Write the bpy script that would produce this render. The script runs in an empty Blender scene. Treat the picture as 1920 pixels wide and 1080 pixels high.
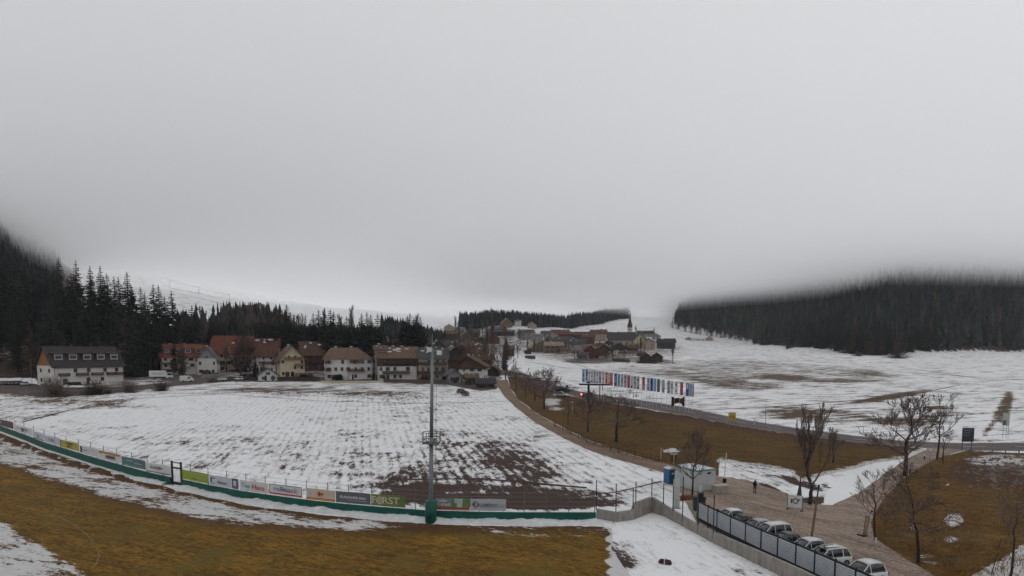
import bpy, bmesh, math, random
import numpy as np
from mathutils import Vector, Matrix, noise as mnoise
from mathutils.geometry import delaunay_2d_cdt
random.seed(7); R = random.Random(11)
S = bpy.context.scene; COL = S.collection
rad = math.radians
# ------------------------------------------------------------------ camera
F, CX, CY, CZ, PIT = 1150.0, 960.0, 760.6, 18.0, rad(5)
cam = bpy.data.objects.new('camera', bpy.data.cameras.new('camera')); COL.objects.link(cam)
cam.location = (0, 0, CZ); cam.rotation_euler = (rad(90)-PIT, 0, 0)
cam.data.lens = F/1920*36; cam.data.sensor_width = 36; cam.data.shift_y = (CY-540)/1920
cam.data.clip_end = 9000; cam.data.clip_start = .5
S.camera = cam
cp, sp = math.cos(PIT), math.sin(PIT)
# ------------------------------------------------------------------ terrain
def sst(a, b, x):
    t = np.clip((x-a)/(b-a), 0, 1); return t*t*(3-2*t)
XS = [-900, -432, -371, -292, -219, -158, -60]; HS = [92, 82, 60, 46, 36, 30, 0]
def yfront(x): return np.interp(x, [285, 300, 371, 501, 640, 900], [470, 480, 545, 600, 640, 700])
def xedge(y): return np.interp(y, [480, 540, 640, 900, 1050, 1300], [300, 290, 300, 344, 272, 350])
def mright(x, y): return np.minimum(x-xedge(y), y-yfront(x))
def height(x, y):
    x = np.asarray(x, float); y = np.asarray(y, float)
    z = .038*np.maximum(0, y-80)
    z = np.where(y > 1500, .038*1420+0*y, z)
    z = z + 42*sst(820, 1250, y) + 75*sst(1200, 1500, y)
    z = z + 24*np.exp(-(((x+10)/110)**2+((y-900)/120)**2))
    e = np.interp(x, XS, HS)
    z = z + e*sst(450, 700, y)*(1-sst(900, 1300, y))
    z = z + 125*sst(0, 122, -.68*y-0-x)*sst(335, 415, y)*(1-sst(620, 760, y))
    z = z + 14*sst(-150, -215, x)*sst(262, 300, y)*(1-sst(520, 640, y))*.8
    m = mright(x, y)
    z = z + np.where(m > 0, np.interp(x, [280, 400, 560], [.40, .50, .85])*(1+1.5*sst(780, 980, y))*np.maximum(m, 0), 0)
    u = sst(330, 520, y)
    z = z + u*(1.6*np.sin(x*.021+1)*np.sin(y*.013)+.8*np.sin(x*.05+y*.031))
    return np.minimum(z, 150+0*z)
def hz(x, y): return float(height(x, y))
def raydir(px, py):
    a, b = px-CX, CY-py
    return a, F*cp+b*sp, -F*sp+b*cp
def P(px, py):
    dx, dy, dz = raydir(px, py)
    t = 20.0/dy; last = t
    while t*dy < 2500:
        if CZ+t*dz <= hz(t*dx, t*dy):
            lo, hi = last, t
            for _ in range(24):
                m = (lo+hi)/2
                if CZ+m*dz <= hz(m*dx, m*dy): hi = m
                else: lo = m
            t = hi; break
        last = t; t += max(1.0, t*dy*.01)/dy
    return Vector((t*dx, t*dy, hz(t*dx, t*dy)))
def PA(pts):
    """many pixels onto the near planes: vectorised march"""
    pts = np.asarray(pts, float); a = pts[:, 0]-CX; b = CY-pts[:, 1]
    dx, dy, dz = a, F*cp+b*sp, -F*sp+b*cp
    lo = 15.0/dy; hi = lo.copy(); done = np.zeros(len(a), bool); t = lo.copy()
    for k in range(900):
        below = CZ+t*dz <= height(t*dx, t*dy)
        new = below & ~done
        hi[new] = t[new]; done |= new
        lo = np.where(done, lo, t)
        if done.all(): break
        t = np.where(done, t, t*1.006)
    hi = np.where(done, hi, t)
    for _ in range(22):
        m = (lo+hi)/2; bl = CZ+m*dz <= height(m*dx, m*dy)
        hi = np.where(bl, m, hi); lo = np.where(bl, lo, m)
    return np.stack([hi*dx, hi*dy, height(hi*dx, hi*dy)], 1)
def AT(px, py, Y):
    dx, dy, dz = raydir(px, py); t = Y/dy
    return Vector((t*dx, Y, CZ+t*dz))
def G(px, Y, dz=0):
    x = (px-CX)/F*Y*1.0
    # px -> x at depth Y on the ground
    for _ in range(4):
        z = hz(x, Y); w = Y*cp+(CZ-z)*sp; x = (px-CX)/F*w
    return Vector((x, Y, hz(x, Y)+dz))
def PROJ(x, y, z):
    w = y*cp-(z-CZ)*sp; v = y*sp+(z-CZ)*cp
    w = np.where(np.abs(w) < .1, .1, w)
    return CX+F*x/w, CY-F*v/w
def mpp(p): return (p[1]*cp-(p[2]-CZ)*sp)/F     # metres per pixel at a point
def bear(px): return math.atan((960-px)/F)
# ------------------------------------------------------------------ materials
MAT = {}
def nmat(name):
    m = bpy.data.materials.new(name); m.use_nodes = True; nt = m.node_tree
    return m, nt, nt.nodes, nt.links, nt.nodes['Principled BSDF']
def mat(name, col, rough=.8, var=.25, scale=3, metal=0, bump=0, spec=.3, stretch=None):
    if name in MAT: return MAT[name]
    m, nt, N, L, B = nmat(name)
    B.inputs['Roughness'].default_value = rough; B.inputs['Metallic'].default_value = metal
    B.inputs['Specular IOR Level'].default_value = spec
    tc = N.new('ShaderNodeTexCoord'); no = N.new('ShaderNodeTexNoise'); no.inputs['Scale'].default_value = scale
    no.inputs['Detail'].default_value = 4; src = tc.outputs['Object']
    if stretch:
        mp = N.new('ShaderNodeMapping'); mp.inputs['Scale'].default_value = stretch; L.new(src, mp.inputs[0]); src = mp.outputs[0]
    L.new(src, no.inputs['Vector'])
    cr = N.new('ShaderNodeValToRGB'); c = Vector(col)
    cr.color_ramp.elements[0].position = .3; cr.color_ramp.elements[1].position = .7
    cr.color_ramp.elements[0].color = (*(c*(1-var)), 1); cr.color_ramp.elements[1].color = (*[min(.95, v*(1+var*.7)) for v in c], 1)
    L.new(no.outputs['Fac'], cr.inputs[0]); L.new(cr.outputs[0], B.inputs['Base Color'])
    if bump:
        bp = N.new('ShaderNodeBump'); bp.inputs['Strength'].default_value = bump; L.new(no.outputs['Fac'], bp.inputs['Height']); L.new(bp.outputs[0], B.inputs['Normal'])
    MAT[name] = m; return m
# ------------------------------------------------------------------ object helpers
class MB:
    def __init__(s): s.v = []; s.f = []
    def add(s, vs, fs):
        o = len(s.v); s.v += [tuple(v) for v in vs]; s.f += [tuple(i+o for i in f) for f in fs]; return s
    def box(s, x0, x1, y0, y1, z0, z1, M=None):
        vs = [Vector(p) for p in ((x0,y0,z0),(x1,y0,z0),(x1,y1,z0),(x0,y1,z0),(x0,y0,z1),(x1,y0,z1),(x1,y1,z1),(x0,y1,z1))]
        if M is not None: vs = [M @ v for v in vs]
        return s.add(vs, [(0,3,2,1),(4,5,6,7),(0,1,5,4),(1,2,6,5),(2,3,7,6),(3,0,4,7)])
    def prism(s, prof, y0, y1, axis='y', M=None):
        """profile (a,z) extruded along an axis"""
        n = len(prof); vs = []
        for y in (y0, y1):
            for a, z in prof: vs.append(Vector((a, y, z)) if axis == 'y' else Vector((y, a, z)))
        if M is not None: vs = [M @ v for v in vs]
        fs = [tuple(range(n))[::-1], tuple(range(n, 2*n))]+[(i, (i+1) % n, n+(i+1) % n, n+i) for i in range(n)]
        return s.add(vs, fs)
    def tube(s, p, q, r0, r1=None, n=6, cap=True):
        p = Vector(p); q = Vector(q); r1 = r0 if r1 is None else r1
        d = q-p
        if d.length < 1e-6: return s
        d.normalize(); a = d.orthogonal().normalized(); b = d.cross(a)
        vs = []
        for c, r in ((p, r0), (q, r1)):
            for i in range(n):
                t = 2*math.pi*i/n; vs.append(c+a*(r*math.cos(t))+b*(r*math.sin(t)))
        fs = [(i, (i+1) % n, n+(i+1) % n, n+i) for i in range(n)]
        if cap: fs += [tuple(range(n))[::-1], tuple(range(n, 2*n))]
        return s.add(vs, fs)
    def mesh(s, name, m, smooth=False):
        me = bpy.data.meshes.new(name); me.from_pydata(s.v, [], s.f); me.update()
        if m is not None: me.materials.append(m)
        if smooth: me.polygons.foreach_set('use_smooth', [True]*len(me.polygons))
        return me
    def build(s, name, m, parent=None, smooth=False, M=None):
        return link(name, s.mesh(name, m, smooth), parent, M)
def link(name, me, parent=None, M=None):
    o = bpy.data.objects.new(name, me); COL.objects.link(o)
    if parent is not None: o.parent = parent
    if M is not None: o.matrix_local = M
    return o
def tag(o, label, cat, group=None, kind=None):
    if label: o['label'] = label
    if cat: o['category'] = cat
    if group: o['group'] = group
    if kind: o['kind'] = kind
    return o
def thing(name, loc, rz, label, cat, group=None, tilt=None):
    o = bpy.data.objects.new(name, None); COL.objects.link(o); o.location = loc
    o.rotation_euler = (0, 0, rz) if tilt is None else (tilt[0], tilt[1], rz)
    return tag(o, label, cat, group)
def struct(name, me, kind='structure'):
    o = link(name, me); o['kind'] = kind; return o
KIDS = {}
def kids(o):
    return [c for c in bpy.data.objects if c.parent == o]
def copy_tree(o, loc, rz=None, scale=None, label=None, group=None, tilt=None, cache={}):
    if o.name not in cache: cache[o.name] = [(c, kids(c)) for c in kids(o)]
    r = o.copy(); COL.objects.link(r); r.location = loc
    e = r.rotation_euler
    if tilt is not None: e[0], e[1] = tilt
    if rz is not None: e[2] = rz
    if scale is not None: r.scale = scale if not isinstance(scale, (int, float)) else (scale,)*3
    if label: r['label'] = label
    if group: r['group'] = group
    for c, gs in cache[o.name]:
        c2 = c.copy(); COL.objects.link(c2); c2.parent = r
        for g in gs:
            g2 = g.copy(); COL.objects.link(g2); g2.parent = c2
    return r
FIRST = set()
def place(proto, loc, rz=0, scale=1, label=None, group=None, tilt=(0, 0)):
    """first call moves the prototype itself, then copies"""
    if proto.name not in FIRST:
        copy_tree.__defaults__[-1].setdefault(proto.name, [(c, kids(c)) for c in kids(proto)])
        FIRST.add(proto.name)
        proto.location = loc; proto.rotation_euler = (tilt[0], tilt[1], rz); proto.scale = scale if not isinstance(scale, (int, float)) else (scale,)*3
        if label: proto['label'] = label
        if group: proto['group'] = group
        return proto
    return copy_tree(proto, loc, rz, scale, label, group, tilt)
# ------------------------------------------------------------------ mask helpers in photo pixels
def ell(px, py, cx, cy, rx, ry, rot=0, soft=.5):
    c, s_ = math.cos(rad(rot)), math.sin(rad(rot)); dx, dy = px-cx, py-cy
    d = np.sqrt(((dx*c+dy*s_)/rx)**2+((-dx*s_+dy*c)/ry)**2)
    return 1-sst(1-soft, 1+soft, d)
def inpoly(px, py, poly):
    px = np.asarray(px, float); py = np.asarray(py, float); c = np.zeros(px.shape, bool); n = len(poly)
    for i in range(n):
        x0, y0 = poly[i]; x1, y1 = poly[(i+1) % n]
        if y0 == y1: continue
        k = ((y0 > py) != (y1 > py)) & (px < (x1-x0)*(py-y0)/(y1-y0)+x0); c ^= k
    return c
def densify(poly, step, jit=0, closed=True):
    out = []; n = len(poly)
    for i in range(n if closed else n-1):
        a = Vector(poly[i]); b = Vector(poly[(i+1) % n]); k = max(1, int((b-a).length/step))
        for j in range(k):
            p = a.lerp(b, j/k)
            if jit:
                p = p+Vector((mnoise.noise(Vector((p.x*.11, p.y*.17, 1)))*jit*2, mnoise.noise(Vector((p.x*.13, p.y*.19, 7)))*jit))
            out.append((p.x, p.y))
    if not closed: out.append(tuple(poly[-1]))
    return out
def drape(name, poly, m, lift=.03, step=7, jit=1.2, masks=None, kind='structure'):
    b = densify(poly, step, jit); xs = [p[0] for p in b]; ys = [p[1] for p in b]
    gx, gy = np.meshgrid(np.arange(min(xs), max(xs), step), np.arange(min(ys), max(ys), step*.7))
    gx = gx.ravel()+np.random.RandomState(3).uniform(-1, 1, gx.size); gy = gy.ravel()
    k = inpoly(gx, gy, b); pts = b+list(zip(gx[k], gy[k]))
    vs, es, fs, _, _, _ = delaunay_2d_cdt([Vector(p) for p in pts], [], [list(range(len(b)))], 1, 1e-4)
    P2 = np.array([(v[0], v[1]) for v in vs]); W = PA(P2); W[:, 2] += lift
    me = bpy.data.meshes.new(name); fs = [tuple(reversed(f)) for f in fs]
    me.from_pydata(W.tolist(), [], fs); me.update()
    if me.polygons[0].normal.z < 0: me.flip_normals()
    me.materials.append(m)
    for k, fn in (masks or {}).items():
        at = me.attributes.new(k, 'FLOAT', 'POINT'); at.data.foreach_set('value', np.clip(fn(P2[:, 0], P2[:, 1]), 0, 1).astype(np.float32))
    return struct(name, me, kind)
# ------------------------------------------------------------------ node helper
class NG:
    def __init__(s, name):
        s.m, s.nt, s.N, s.L, s.B = nmat(name); s.tc = s.N.new('ShaderNodeTexCoord'); s.pos = s.tc.outputs['Object']
    def _in(s, sock, v):
        if isinstance(v, bpy.types.NodeSocket): s.L.new(v, sock)
        else: sock.default_value = v
    def math(s, op, a, b=0, c=0, clamp=False):
        n = s.N.new('ShaderNodeMath'); n.operation = op; n.use_clamp = clamp
        for i, v in enumerate((a, b, c)): s._in(n.inputs[i], v)
        return n.outputs[0]
    def attr(s, name):
        n = s.N.new('ShaderNodeAttribute'); n.attribute_name = name; return n.outputs['Fac']
    def noise(s, scale, detail=4, rough=.6, vscale=None, rot=0, dist=0):
        v = s.pos
        if vscale or rot:
            mp = s.N.new('ShaderNodeMapping'); mp.vector_type = 'TEXTURE' if False else 'POINT'
            r = s.N.new('ShaderNodeMapping'); r.inputs['Rotation'].default_value = (0, 0, rot); s.L.new(v, r.inputs[0])
            mp.inputs['Scale'].default_value = vscale or (1, 1, 1); s.L.new(r.outputs[0], mp.inputs[0]); v = mp.outputs[0]
        n = s.N.new('ShaderNodeTexNoise'); n.inputs['Scale'].default_value = scale; n.inputs['Detail'].default_value = detail
        n.inputs['Roughness'].default_value = rough; n.inputs['Distortion'].default_value = dist; s.L.new(v, n.inputs['Vector'])
        return n.outputs['Fac']
    def wave(s, period, rot, dist=2, vary=1.5):
        r = s.N.new('ShaderNodeMapping'); r.inputs['Rotation'].default_value = (0, 0, rot); s.L.new(s.pos, r.inputs[0])
        n = s.N.new('ShaderNodeTexWave'); n.inputs['Scale'].default_value = 1/period*.3183*1.0*.987
        n.inputs['Distortion'].default_value = dist; n.inputs['Detail'].default_value = 2; n.inputs['Detail Scale'].default_value = vary
        s.L.new(r.outputs[0], n.inputs['Vector']); return n.outputs['Fac']
    def step(s, v, a, b):
        n = s.N.new('ShaderNodeMapRange'); n.interpolation_type = 'SMOOTHSTEP'
        s._in(n.inputs[0], v); n.inputs[1].default_value = a; n.inputs[2].default_value = b; return n.outputs[0]
    def mix(s, f, a, b):
        n = s.N.new('ShaderNodeMix'); n.data_type = 'RGBA'; s._in(n.inputs[0], f)
        for i, v in ((6, a), (7, b)):
            if isinstance(v, bpy.types.NodeSocket): s.L.new(v, n.inputs[i])
            else: n.inputs[i].default_value = (*v, 1)
        return n.outputs[2]
    def out(s, col, rough=.9, bump=None, bs=.3, bd=.1, spec=.2):
        s.L.new(col, s.B.inputs['Base Color']) if isinstance(col, bpy.types.NodeSocket) else None
        s.B.inputs['Roughness'].default_value = rough; s.B.inputs['Specular IOR Level'].default_value = spec
        if bump is not None:
            b = s.N.new('ShaderNodeBump'); b.inputs['Strength'].default_value = bs; b.inputs['Distance'].default_value = bd
            s.L.new(bump, b.inputs['Height']); s.L.new(b.outputs[0], s.B.inputs['Normal'])
        return s.m
SNOW = (.63, .635, .64)
# ---- main snow ground: attributes bare (how much earth shows), tone (0 dark plough, 1 ochre grass), rgt (1: fields with rows across)
g = NG('snowy_field')
bare, tone, rgt, rows = g.attr('bare'), g.attr('tone'), g.attr('across'), g.attr('rows')
nL = g.noise(1.5, 6, .74, (1.25, .30, 1), rad(-13.5)); nS = g.noise(.45, 4, .7, (1.3, .6, 1), rad(-13.5)); nR = g.noise(.55, 7, .8, (.22, 1.3, 1), rad(-14))
nB = g.noise(.11, 5, .7)
wv = g.wave(1.45, rad(-13.5), 1.6, .5)
left = g.math('ADD', g.math('MULTIPLY', nL, .55), g.math('MULTIPLY', nS, .45))
left = g.math('ADD', left, g.math('MULTIPLY', g.math('SUBTRACT', wv, .5), g.math('MULTIPLY', rows, .17)))
t1 = g.math('ADD', g.math('MULTIPLY', left, g.math('SUBTRACT', 1, rgt)), g.math('MULTIPLY', g.math('ADD', g.math('MULTIPLY', g.math('SUBTRACT', nR, .5), 1.5), .5), rgt))
t1 = g.math('ADD', t1, g.math('MULTIPLY', g.math('SUBTRACT', nB, .5), .55)); nF = g.noise(3.2, 3, .7, (.55, 1.5, 1), 0); t1 = g.math('ADD', t1, g.math('MULTIPLY', g.math('SUBTRACT', nF, .5), .32))
e = g.math('ADD', t1, g.math('MULTIPLY', g.math('SUBTRACT', bare, .5), .62))
fac = g.step(e, .525, .565)
snowc = g.mix(g.noise(.03, 4, .6), (.74, .745, .75), (.86, .86, .865))
snowc = g.mix(g.math('MULTIPLY', g.step(e, .40, .54), .55), snowc, (.40, .385, .38))
snowc = g.mix(g.math('MULTIPLY', g.math('MULTIPLY', g.step(wv, .70, .95), g.step(nS, .42, .60)), g.math('MULTIPLY', g.step(rows, .05, .2), .42)), snowc, (.30, .28, .27))
fine = g.step(g.noise(3.5, 4, .7), .35, .75)
soil = g.mix(fine, (.03, .017, .012), (.09, .055, .042)); och = g.mix(fine, (.05, .032, .012), (.17, .105, .05))
soil = g.mix(tone, soil, och)
snowm = g.out(g.mix(fac, snowc, soil), .85, g.math('SUBTRACT', left, g.math('MULTIPLY', fac, .35)), .35, .25)
# polar terrain sheet all round the camera, fine where the camera looks
ang = np.concatenate([np.linspace(-180, -50, 44)[:-1], np.linspace(-50, 50, 640), np.linspace(50, 180, 44)[1:-1]])
rr = np.concatenate([[3, 8, 14, 20, 26], 32*np.exp(np.linspace(0, math.log(2600/32), 420))])
A, RR = np.meshgrid(np.radians(ang), rr); X = np.sin(A)*RR; Y = np.cos(A)*RR; Z = height(X, Y)
V = np.stack([X.ravel(), Y.ravel(), Z.ravel()], 1); na, nr = len(ang), len(rr)
i, j = np.meshgrid(np.arange(na), np.arange(nr-1)); i2 = (i+1) % na
Fq = np.stack([(j*na+i).ravel(), (j*na+i2).ravel(), ((j+1)*na+i2).ravel(), ((j+1)*na+i).ravel()], 1)
me = bpy.data.meshes.new('ground'); me.vertices.add(len(V)+1); VV = np.vstack([V, [[0, 0, 0]]]); me.vertices.foreach_set('co', VV.ravel())
tri = np.stack([np.full(na, len(V)), (np.arange(na)+1) % na, np.arange(na)], 1)
lv = np.concatenate([Fq[:, ::-1].ravel(), tri.ravel()]); me.loops.add(len(lv)); me.loops.foreach_set('vertex_index', lv.astype(np.int32))
me.polygons.add(len(Fq)+len(tri)); st = np.concatenate([np.arange(len(Fq))*4, len(Fq)*4+np.arange(len(tri))*3])
me.polygons.foreach_set('loop_start', st.astype(np.int32)); me.update(calc_edges=True); me.validate()
me.polygons.foreach_set('use_smooth', [True]*len(me.polygons)); me.materials.append(snowm)
px, py = PROJ(VV[:, 0], VV[:, 1], VV[:, 2]); fr = VV[:, 1] > 10
px = np.where(fr, px, -999); py = np.where(fr, py, 2000); yd = VV[:, 1]; xd = VV[:, 0]
b_ = np.full(len(VV), .30)
def mx(v, amt): global b_; b_ = b_*(1-v)+amt*v
mx(ell(px, py, 620, 820, 560, 100, 4, .5), .43)           # speckled rows of the big field
mx(ell(px, py, 350, 770, 260, 40, 0, .6), .28)
mx(ell(px, py, 620, 728, 330, 14, 0, .6), .50); mx(ell(px, py, 480, 731, 60, 4, 0, .5), .72); mx(ell(px, py, 670, 737, 120, 6, 3, .7), .62)
mx(ell(px, py, 640, 880, 300, 24, 9, .6), .47)
mx(ell(px, py, 890, 885, 180, 40, 4, .7), .54); mx(ell(px, py, 965, 868, 95, 30, 16, .7), .67); mx(ell(px, py, 760, 905, 60, 14, 0, .5), .66)
mx(ell(px, py, 920, 917, 190, 7, 2, .5), .80); mx(ell(px, py, 960, 940, 210, 14, 1, .4), .98); mx(ell(px, py, 770, 925, 60, 12, -8, .4), .96)
mx(ell(px, py, 1170, 900, 90, 22, 8, .6), .40); mx(ell(px, py, 1120, 930, 60, 8, 0, .6), .60)
mx(inpoly(px, py, [(-60, 741), (200, 742), (330, 735), (150, 772), (40, 792), (-60, 785)])*1., .46)
mx(ell(px, py, 90, 737, 110, 7, 0, .6), .75); mx(ell(px, py, 170, 756, 110, 8, 3, .8), .60)
# ground of the village, under the houses and woods
vil = inpoly(px, py, [(60, 660), (250, 640), (330, 700), (420, 640), (720, 640), (935, 655), (940, 712), (830, 722), (420, 710), (330, 715), (260, 728), (70, 720)])
mx(vil*(yd < 420), .66)
mx(((px < 345) & (yd > 262) & (yd < 480) & (py > 560))*1., .84)
mx(inpoly(px, py, [(940, 690), (985, 702), (1055, 716), (1090, 728), (1060, 736), (960, 712)])*1., .82)
# far right fields, rows lying across
mx(ell(px, py, 1500, 745, 480, 90, 0, .5)*(px > 1000), .41)
for a in ((1300, 700, 120, 9, 3, .62), (1440, 688, 110, 7, 3, .68), (1475, 708, 60, 6, 4, .84), (1390, 722, 70, 7, 4, .82), (1340, 712, 90, 7, 6, .68), (1605, 700, 55, 6, 2, .98), (1585, 713, 60, 4, 0, .75),
          (1660, 746, 64, 5, -9, .99), (1520, 776, 76, 12, 3, .78), (1585, 783, 60, 7, 3, .58), (1690, 790, 80, 7, 1, .76), (1760, 764, 24, 3, 0, .9), (1650, 770, 60, 5, 0, .5),
          (1480, 692, 170, 10, 4, .52), (1330, 695, 90, 12, 0, .55)):
    mx(ell(px, py, *a[:5], .6), a[5])
for (x0, y0), (x1, y1), w, am in (((1892, 742), (1868, 786), 9, .80), ((1893, 750), (1880, 790), 7, .84), ((1866, 788), (1846, 814), 5, .76), ((1100, 700), (1255, 690), 3, .5)):
    d = np.hypot(x1-x0, y1-y0); t = np.clip(((px-x0)*(x1-x0)+(py-y0)*(y1-y0))/d**2, 0, 1); q = np.hypot(px-x0-t*(x1-x0), py-y0-t*(y1-y0))
    mx(1-sst(w*.3, w*1.4, q), am)
# village on its rise and farm yards: dark around the houses
mx(ell(px, py, 1130, 655, 140, 24, 0, .3)*(yd > 400), .60); mx(ell(px, py, 900, 640, 130, 26, 0, .4)*(yd > 380), .62)
mx(ell(px, py, 1110, 676, 55, 6, 0, .3), .72); mx(ell(px, py, 1205, 676, 65, 5, 3, .4), .70)
mx(((py < 612) & (px > 600) & (px < 1250))*1., .22)
mx(((mright(xd, yd) > 2) & (yd > 300))*1., .9)
mx(((xd < -.70*yd) & (yd > 400))*1., .8)
# lower right banks
mx(inpoly(px, py, [(1335, 862), (1480, 870), (1560, 905), (1540, 945), (1470, 930), (1400, 900), (1345, 885)])*1., .46)
mx(ell(px, py, 1462, 926, 38, 6, 28, .4), .85); mx(ell(px, py, 1535, 938, 36, 7, 0, .4), .85); mx(ell(px, py, 1500, 905, 34, 6, 20, .5), .8)
mx(inpoly(px, py, [(1560, 905), (1700, 850), (1740, 845), (1600, 945), (1540, 950)])*1., .16)
mx(ell(px, py, 1330, 1010, 230, 70, 25, .4)*(py > 950), .36); mx(ell(px, py, 1190, 1020, 60, 60, 0, .6), .40); mx(ell(px, py, 1160, 1045, 30, 36, 0, .5), .62)
mx(ell(px, py, 1165, 985, 60, 10, 0, .5), .34)
mx(inpoly(px, py, [(-60, 800), (0, 808), (343, 914), (722, 970), (1116, 980), (1116, 984), (700, 990), (340, 935), (-60, 822)])*1., .28)
for k, v in (('bare', b_), ('tone', np.maximum.reduce([(px > 1180)*(py < 830)*(mright(xd, yd) < 0)*.75, ell(px, py, 620, 728, 330, 20, 0, .6)*.6, ((px < 345) & (py > 730) & (py < 800))*.8, vil*.3])+0*b_),
             ('across', ((px > 1000) & (py < 835) | (py < 735))*1.), ('rows', (((px > 100) & (px < 1260) & (py > 745) & (py < 960))*.16+.26*ell(px, py, 930, 875, 200, 50, 4, .6))*(yd < 300)+.25*((px > 1080) & (py < 790) & (py > 640))*0)):
    at = me.attributes.new(k, 'FLOAT', 'POINT'); at.data.foreach_set('value', np.clip(v, 0, 1).astype(np.float32))
struct('ground', me)
# ---- brown turf with snow lying on it
def turf(name, c0, c1, lines=False):
    g = NG(name); sn = g.attr('snow')
    n1 = g.noise(.6, 7, .78, (.3, 1.2, 1), rad(24)); n2 = g.noise(2.2, 5, .8, (.5, 1.3, 1), rad(24)); nb = g.noise(.12, 3)
    v = g.math('ADD', g.math('ADD', g.math('MULTIPLY', n1, .62), g.math('MULTIPLY', n2, .38)), g.math('MULTIPLY', g.math('SUBTRACT', nb, .5), .2))
    f = g.step(g.math('ADD', v, g.math('MULTIPLY', g.math('SUBTRACT', sn, .5), .62)), .55, .60)
    fine = g.noise(5, 5, .8); col = g.mix(g.step(g.math('ADD', g.math('MULTIPLY', fine, .6), g.math('MULTIPLY', nb, .4)), .3, .7), c0, c1); col = g.mix(g.step(g.math('ADD', g.math('MULTIPLY', n1, .4), g.math('MULTIPLY', n2, .6)), .42, .58), tuple(v*.55 for v in c0), col)
    no_ = g.noise(.16, 5, .75); col = g.mix(g.math('MULTIPLY', g.step(no_, .50, .64), .75), col, g.mix(fine, tuple(c0[i]*k for i, k in enumerate((.55, .80, 1.6))), tuple(c1[i]*k for i, k in enumerate((.58, .78, 1.5)))))
    soil = g.mix(fine, (.035, .015, .006), (.10, .045, .02)); col = g.mix(g.step(g.math('ADD', g.attr('mud'), g.math('MULTIPLY', g.math('SUBTRACT', n1, .5), .8)), .4, .7), col, soil)
    return g.out(g.mix(f, col, g.mix(n2, (.38, .36, .35), (.72, .72, .72))), .9, g.math('ADD', fine, g.math('MULTIPLY', f, 1.2)), .4, .06)
pm = turf('pitch_turf', (.112, .058, .004), (.285, .150, .014))
FB = [(-60, 782), (0, 807), (50, 826), (83, 840), (125, 853), (171, 868), (233, 886), (283, 900), (343, 913), (393, 924), (461, 937), (537, 948), (597, 956), (655, 962), (722, 968), (801, 974), (898, 977), (983, 978), (1116, 978)]
fx_ = [p[0] for p in FB]; fy_ = [p[1] for p in FB]
def fbase(x): return float(np.interp(x, fx_, fy_))
pitch_poly = [(x, y+(5 if x < 300 else 9)) for x, y in FB]+[(1146, 990), (1150, 1004), (1146, 1030), (1166, 1060), (1190, 1090), (1230, 1180), (-60, 1180)]
def pitch_snow(x, y):
    s_ = y-np.interp(x, fx_, fy_)
    r = .21+0*x
    band = sst(-200, 60, x)*0+1
    w = np.interp(x, [0, 150, 300, 420, 520, 700, 760, 1000], [70, 66, 62, 62, 48, 38, 22, 12])
    r = np.maximum(r, .655*sst(6, 18, s_)*(1-sst(w*.75, w*1.15, s_))*(1-.55*sst(700, 820, x)))
    r = np.maximum(r, .67*sst(-6, 34, (y-952)-x*.62)*(x < 320))
    r = np.maximum(r, .56*ell(x, y, 690, 982, 60, 12, 4)); r = np.maximum(r, .53*ell(x, y, 1020, 998, 190, 16, 0)); r = np.maximum(r, .50*ell(x, y, 820, 990, 150, 9, 0)); r = np.maximum(r, .5*ell(x, y, 1030, 1005, 25, 12, 0))
    r = np.where(s_ < 9, .56, r)
    r = np.maximum(r, .80*sst(1118, 1150, x+6*np.sin(y*.3)))
    return r
def pitch_mud(x, y):
    s_ = y-np.interp(x, fx_, fy_); w = np.interp(x, [0, 420, 700, 1000], [90, 85, 45, 30])
    return np.maximum(.60*(1-sst(w*.6, w*1.1, s_)), .7*sst(1105, 1140, x)*(y < 1010))
drape('pitch', pitch_poly, pm, .03, 9, 1.5, {'snow': pitch_snow, 'mud': pitch_mud})
# worn pitch markings
lm = mat('pitch_line', (.17, .11, .035), .9, .35, .8)
def ribbon(name, pts, w, m, lift, kind='structure', px=True, dash=None):
    W = [P(*p) if px else Vector(p) for p in pts]; mb = MB(); d_ = 0
    for k in range(len(W)-1):
        a, b = W[k], W[k+1]; n = max(1, int((b-a).length/1.0)); dr = (b-a); dr.z = 0
        pr = W[max(0, k-1)]; nx = W[min(len(W)-1, k+2)]
        na_ = (b-pr).normalized(); nb_ = (nx-a).normalized()
        for q in range(n):
            t0, t1 = q/n, (q+1)/n; d_ += (b-a).length/n
            if dash and (d_ % dash[1]) > dash[0]: continue
            vs = []
            for t in (t0, t1):
                c = a.lerp(b, t); dd = na_.lerp(nb_, t); s_ = Vector((-dd.y, dd.x, 0)).normalized()*w/2
                for sg in (-1, 1):
                    v = c+s_*sg; v.z = hz(v.x, v.y)+lift; vs.append(v)
            mb.add(vs, [(0, 2, 3, 1)])
    return struct(name, mb.mesh(name, m), kind)
ribbon('pitch_marking', [(70, 992), (120, 968), (190, 938)], .14, lm, .036)
c0 = P(60, 1015)
arc = [(0, 944), (30, 948), (70, 957), (110, 969), (140, 985), (165, 1005), (180, 1025), (186, 1042), (182, 1056), (168, 1070)]
ribbon('pitch_marking', arc, .14, lm, .037)
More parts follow.
